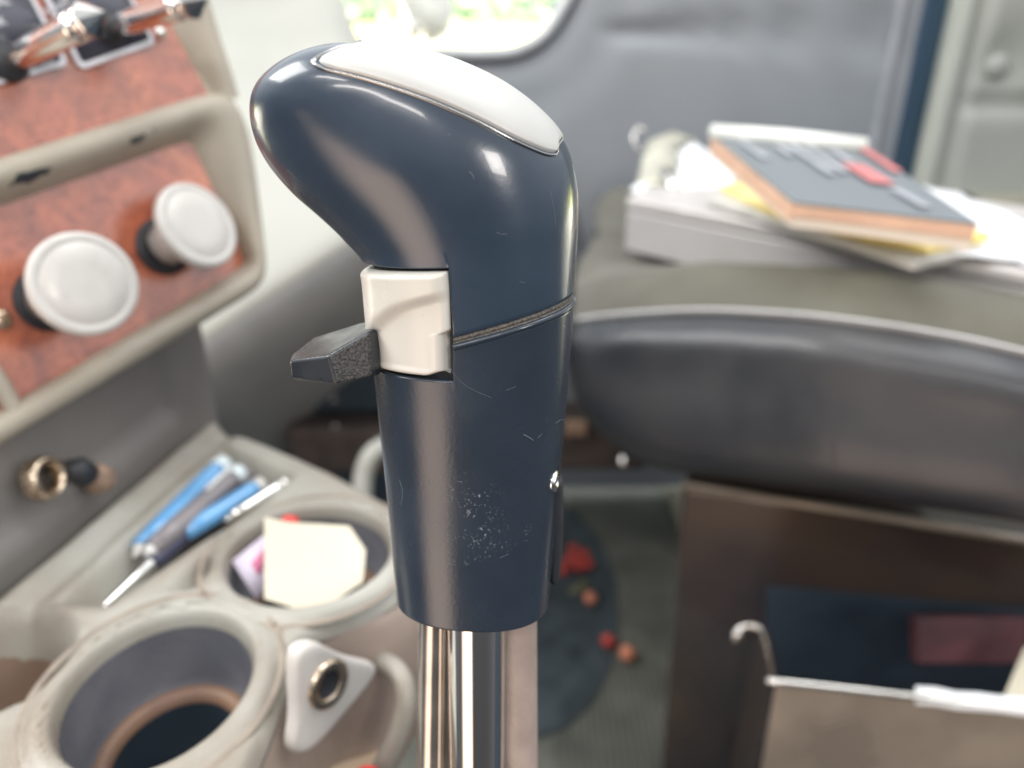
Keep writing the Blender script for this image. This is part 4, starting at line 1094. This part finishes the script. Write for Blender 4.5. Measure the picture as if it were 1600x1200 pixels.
# silver top badge: elliptical patch over the ridge v = 0, with groove rim
def proj(p):
    q = p-C0; d = q.dot(F); return 800+FPX*q.dot(R)/d, 600-FPX*q.dot(U)/d
edge_px = catmull([V((x, y)) for x, y in ((487, 86), (488, 94), (496, 102), (514, 109), (560, 120), (620, 138), (680, 160), (740, 185), (800, 216), (840, 236), (866, 243), (873, 236), (866, 212))], 5)
cand = []
for i in range(150):
    for j in range(90):
        s_ = 8.5 + 8.3*i/149; v_ = 1.55*j/89; cand.append((s_, v_, *proj(KS(s_, v_, .0004))))
bd = []
for e in edge_px:
    b_ = min(cand, key=lambda c: (c[2]-e.x)**2+(c[3]-e.y)**2); bd.append([b_[0], b_[1]])
bd[0][1] = 0; bd[-1][1] = 0
for _ in range(6):
    bd = [bd[0]] + [[(bd[i-1][k]+2*bd[i][k]+bd[i+1][k])/4 for k in (0, 1)] for i in range(1, len(bd)-1)] + [bd[-1]]
loop = bd + [[a, -b] for a, b in bd[-2:0:-1]]
bcs = sum(b[0] for b in loop)/len(loop)
def bpt(k, r, off):
    a, b = loop[k % len(loop)]; return KS(bcs+(a-bcs)*r, b*r, off)
nb = len(loop)
bm = bmesh.new(); rows = []
for r in [k/16 for k in range(1, 16)] + [.955, .972]:
    rows.append([bpt(k, r, .00062 - (.0007 if r > .96 else .00010 if r > .95 else 0)) for k in range(nb)])
grid(bm, rows, close_v=True, cap0=True); obj('top_badge', bm, M['badge'], knob)
bm = bmesh.new(); rows = [[bpt(k, q, o) for q, o in ((1.022, -.0003), (1.018, .0003), (1.002, .0005), (.988, .0003), (.984, -.0003))] for k in range(nb)]
grid(bm, rows, close_u=True); obj('badge_rim', bm, M['rim'], knob)
# range lever on the left
bm = bmesh.new()
def KD(x, y, d): return P(x, y, d)
tf = [KD(452, 562, .176), KD(513, 555, .170), KD(578, 517, .172), KD(592, 512, .176)]      # top edge, near
tb = [KD(455, 556, .190), KD(490, 527, .194), KD(562, 505, .194), KD(592, 500, .194)]      # top edge, far
bf = [KD(455, 592, .177), KD(526, 602, .171), KD(580, 590, .173), KD(594, 588, .176)]
bb = [p - kk*.0052 for p in tb]
tips = [KD(448, 572, .182)]
prism_rows = [[tf[i], tb[i], bb[i], bf[i]] for i in range(4)]
grid(bm, prism_rows, close_v=True, cap0=True, cap1=True)
bm.faces.ensure_lookup_table()
lv = obj('range_lever', bm, [M['lever'], M['leverrough']], knob, bevel=.0009)
for p_ in lv.data.polygons:
    c = p_.center + ORG[lv.name]
    # the near face between the second and third station is gritty
    q = c-C0; X = 800+FPX*q.dot(R)/q.dot(F); Y = 600-FPX*q.dot(U)/q.dot(F)
    if 525 < X < 575 and Y > 540 and len(p_.vertices) == 4 and abs(p_.normal.dot(kk)) < .5 and p_.normal.dot(-F) > .2: p_.material_index = 1
# dark strip added for the shaded slot at right rear, and side screw
bm = bmesh.new(); rows = []
for k in range(25):
    t = k/24; y = 742 + (905-742)*t; e = sin(pi*min(t*1.0, 1))**.3 if 0 < t < 1 else 0.05
    c = KP(869 - 4*t, y) - kn*.001
    rows.append([c + (R*cos(a)*(.0010+.0013*e) + kn*sin(a)*.004) for a in [2*pi*j/12 for j in range(12)]])
grid(bm, rows, close_v=True, cap0=True, cap1=True); obj('rear_slot_shade', bm, M['black'], knob)
bm = bmesh.new(); lathe(bm, KS(*inv(868, 752))+R*.0001, (R+kn*.30), [(.0026, -.002), (.0026, .0002), (.0021, .0005), (.0012, .0003), (.0010, -.0006), (0, -.0006)], 24)
obj('side_screw', bm, M['chrome'], knob)
# lever: central chrome rod with two hoses
def down(x0, x1, yb, d0, d1, r, m, nm, n=48, wob=0):
    a_ = P(x0, 900, d0); b_ = P(x1, 1400, d1); path = [a_ + (b_-a_)*(t/14) for t in range(-4, 60)]; path = [p for p in path if p.z > .01]
    bm = bmesh.new(); tube(bm, path, r, n); return obj(nm, bm, m, knob)
down(744, 746, 0, .200, .222, .0076, M['chrome'], 'shift_rod')
down(682, 672, 0, .208, .228, .0047, M['hose2'], 'air_hose')
down(806, 812, 0, .208, .228, .0056, M['hose'], 'air_hose')
down(771, 777, 0, .1985, .2205, .0022, M['chromeworn'], 'cable_wire', 20)
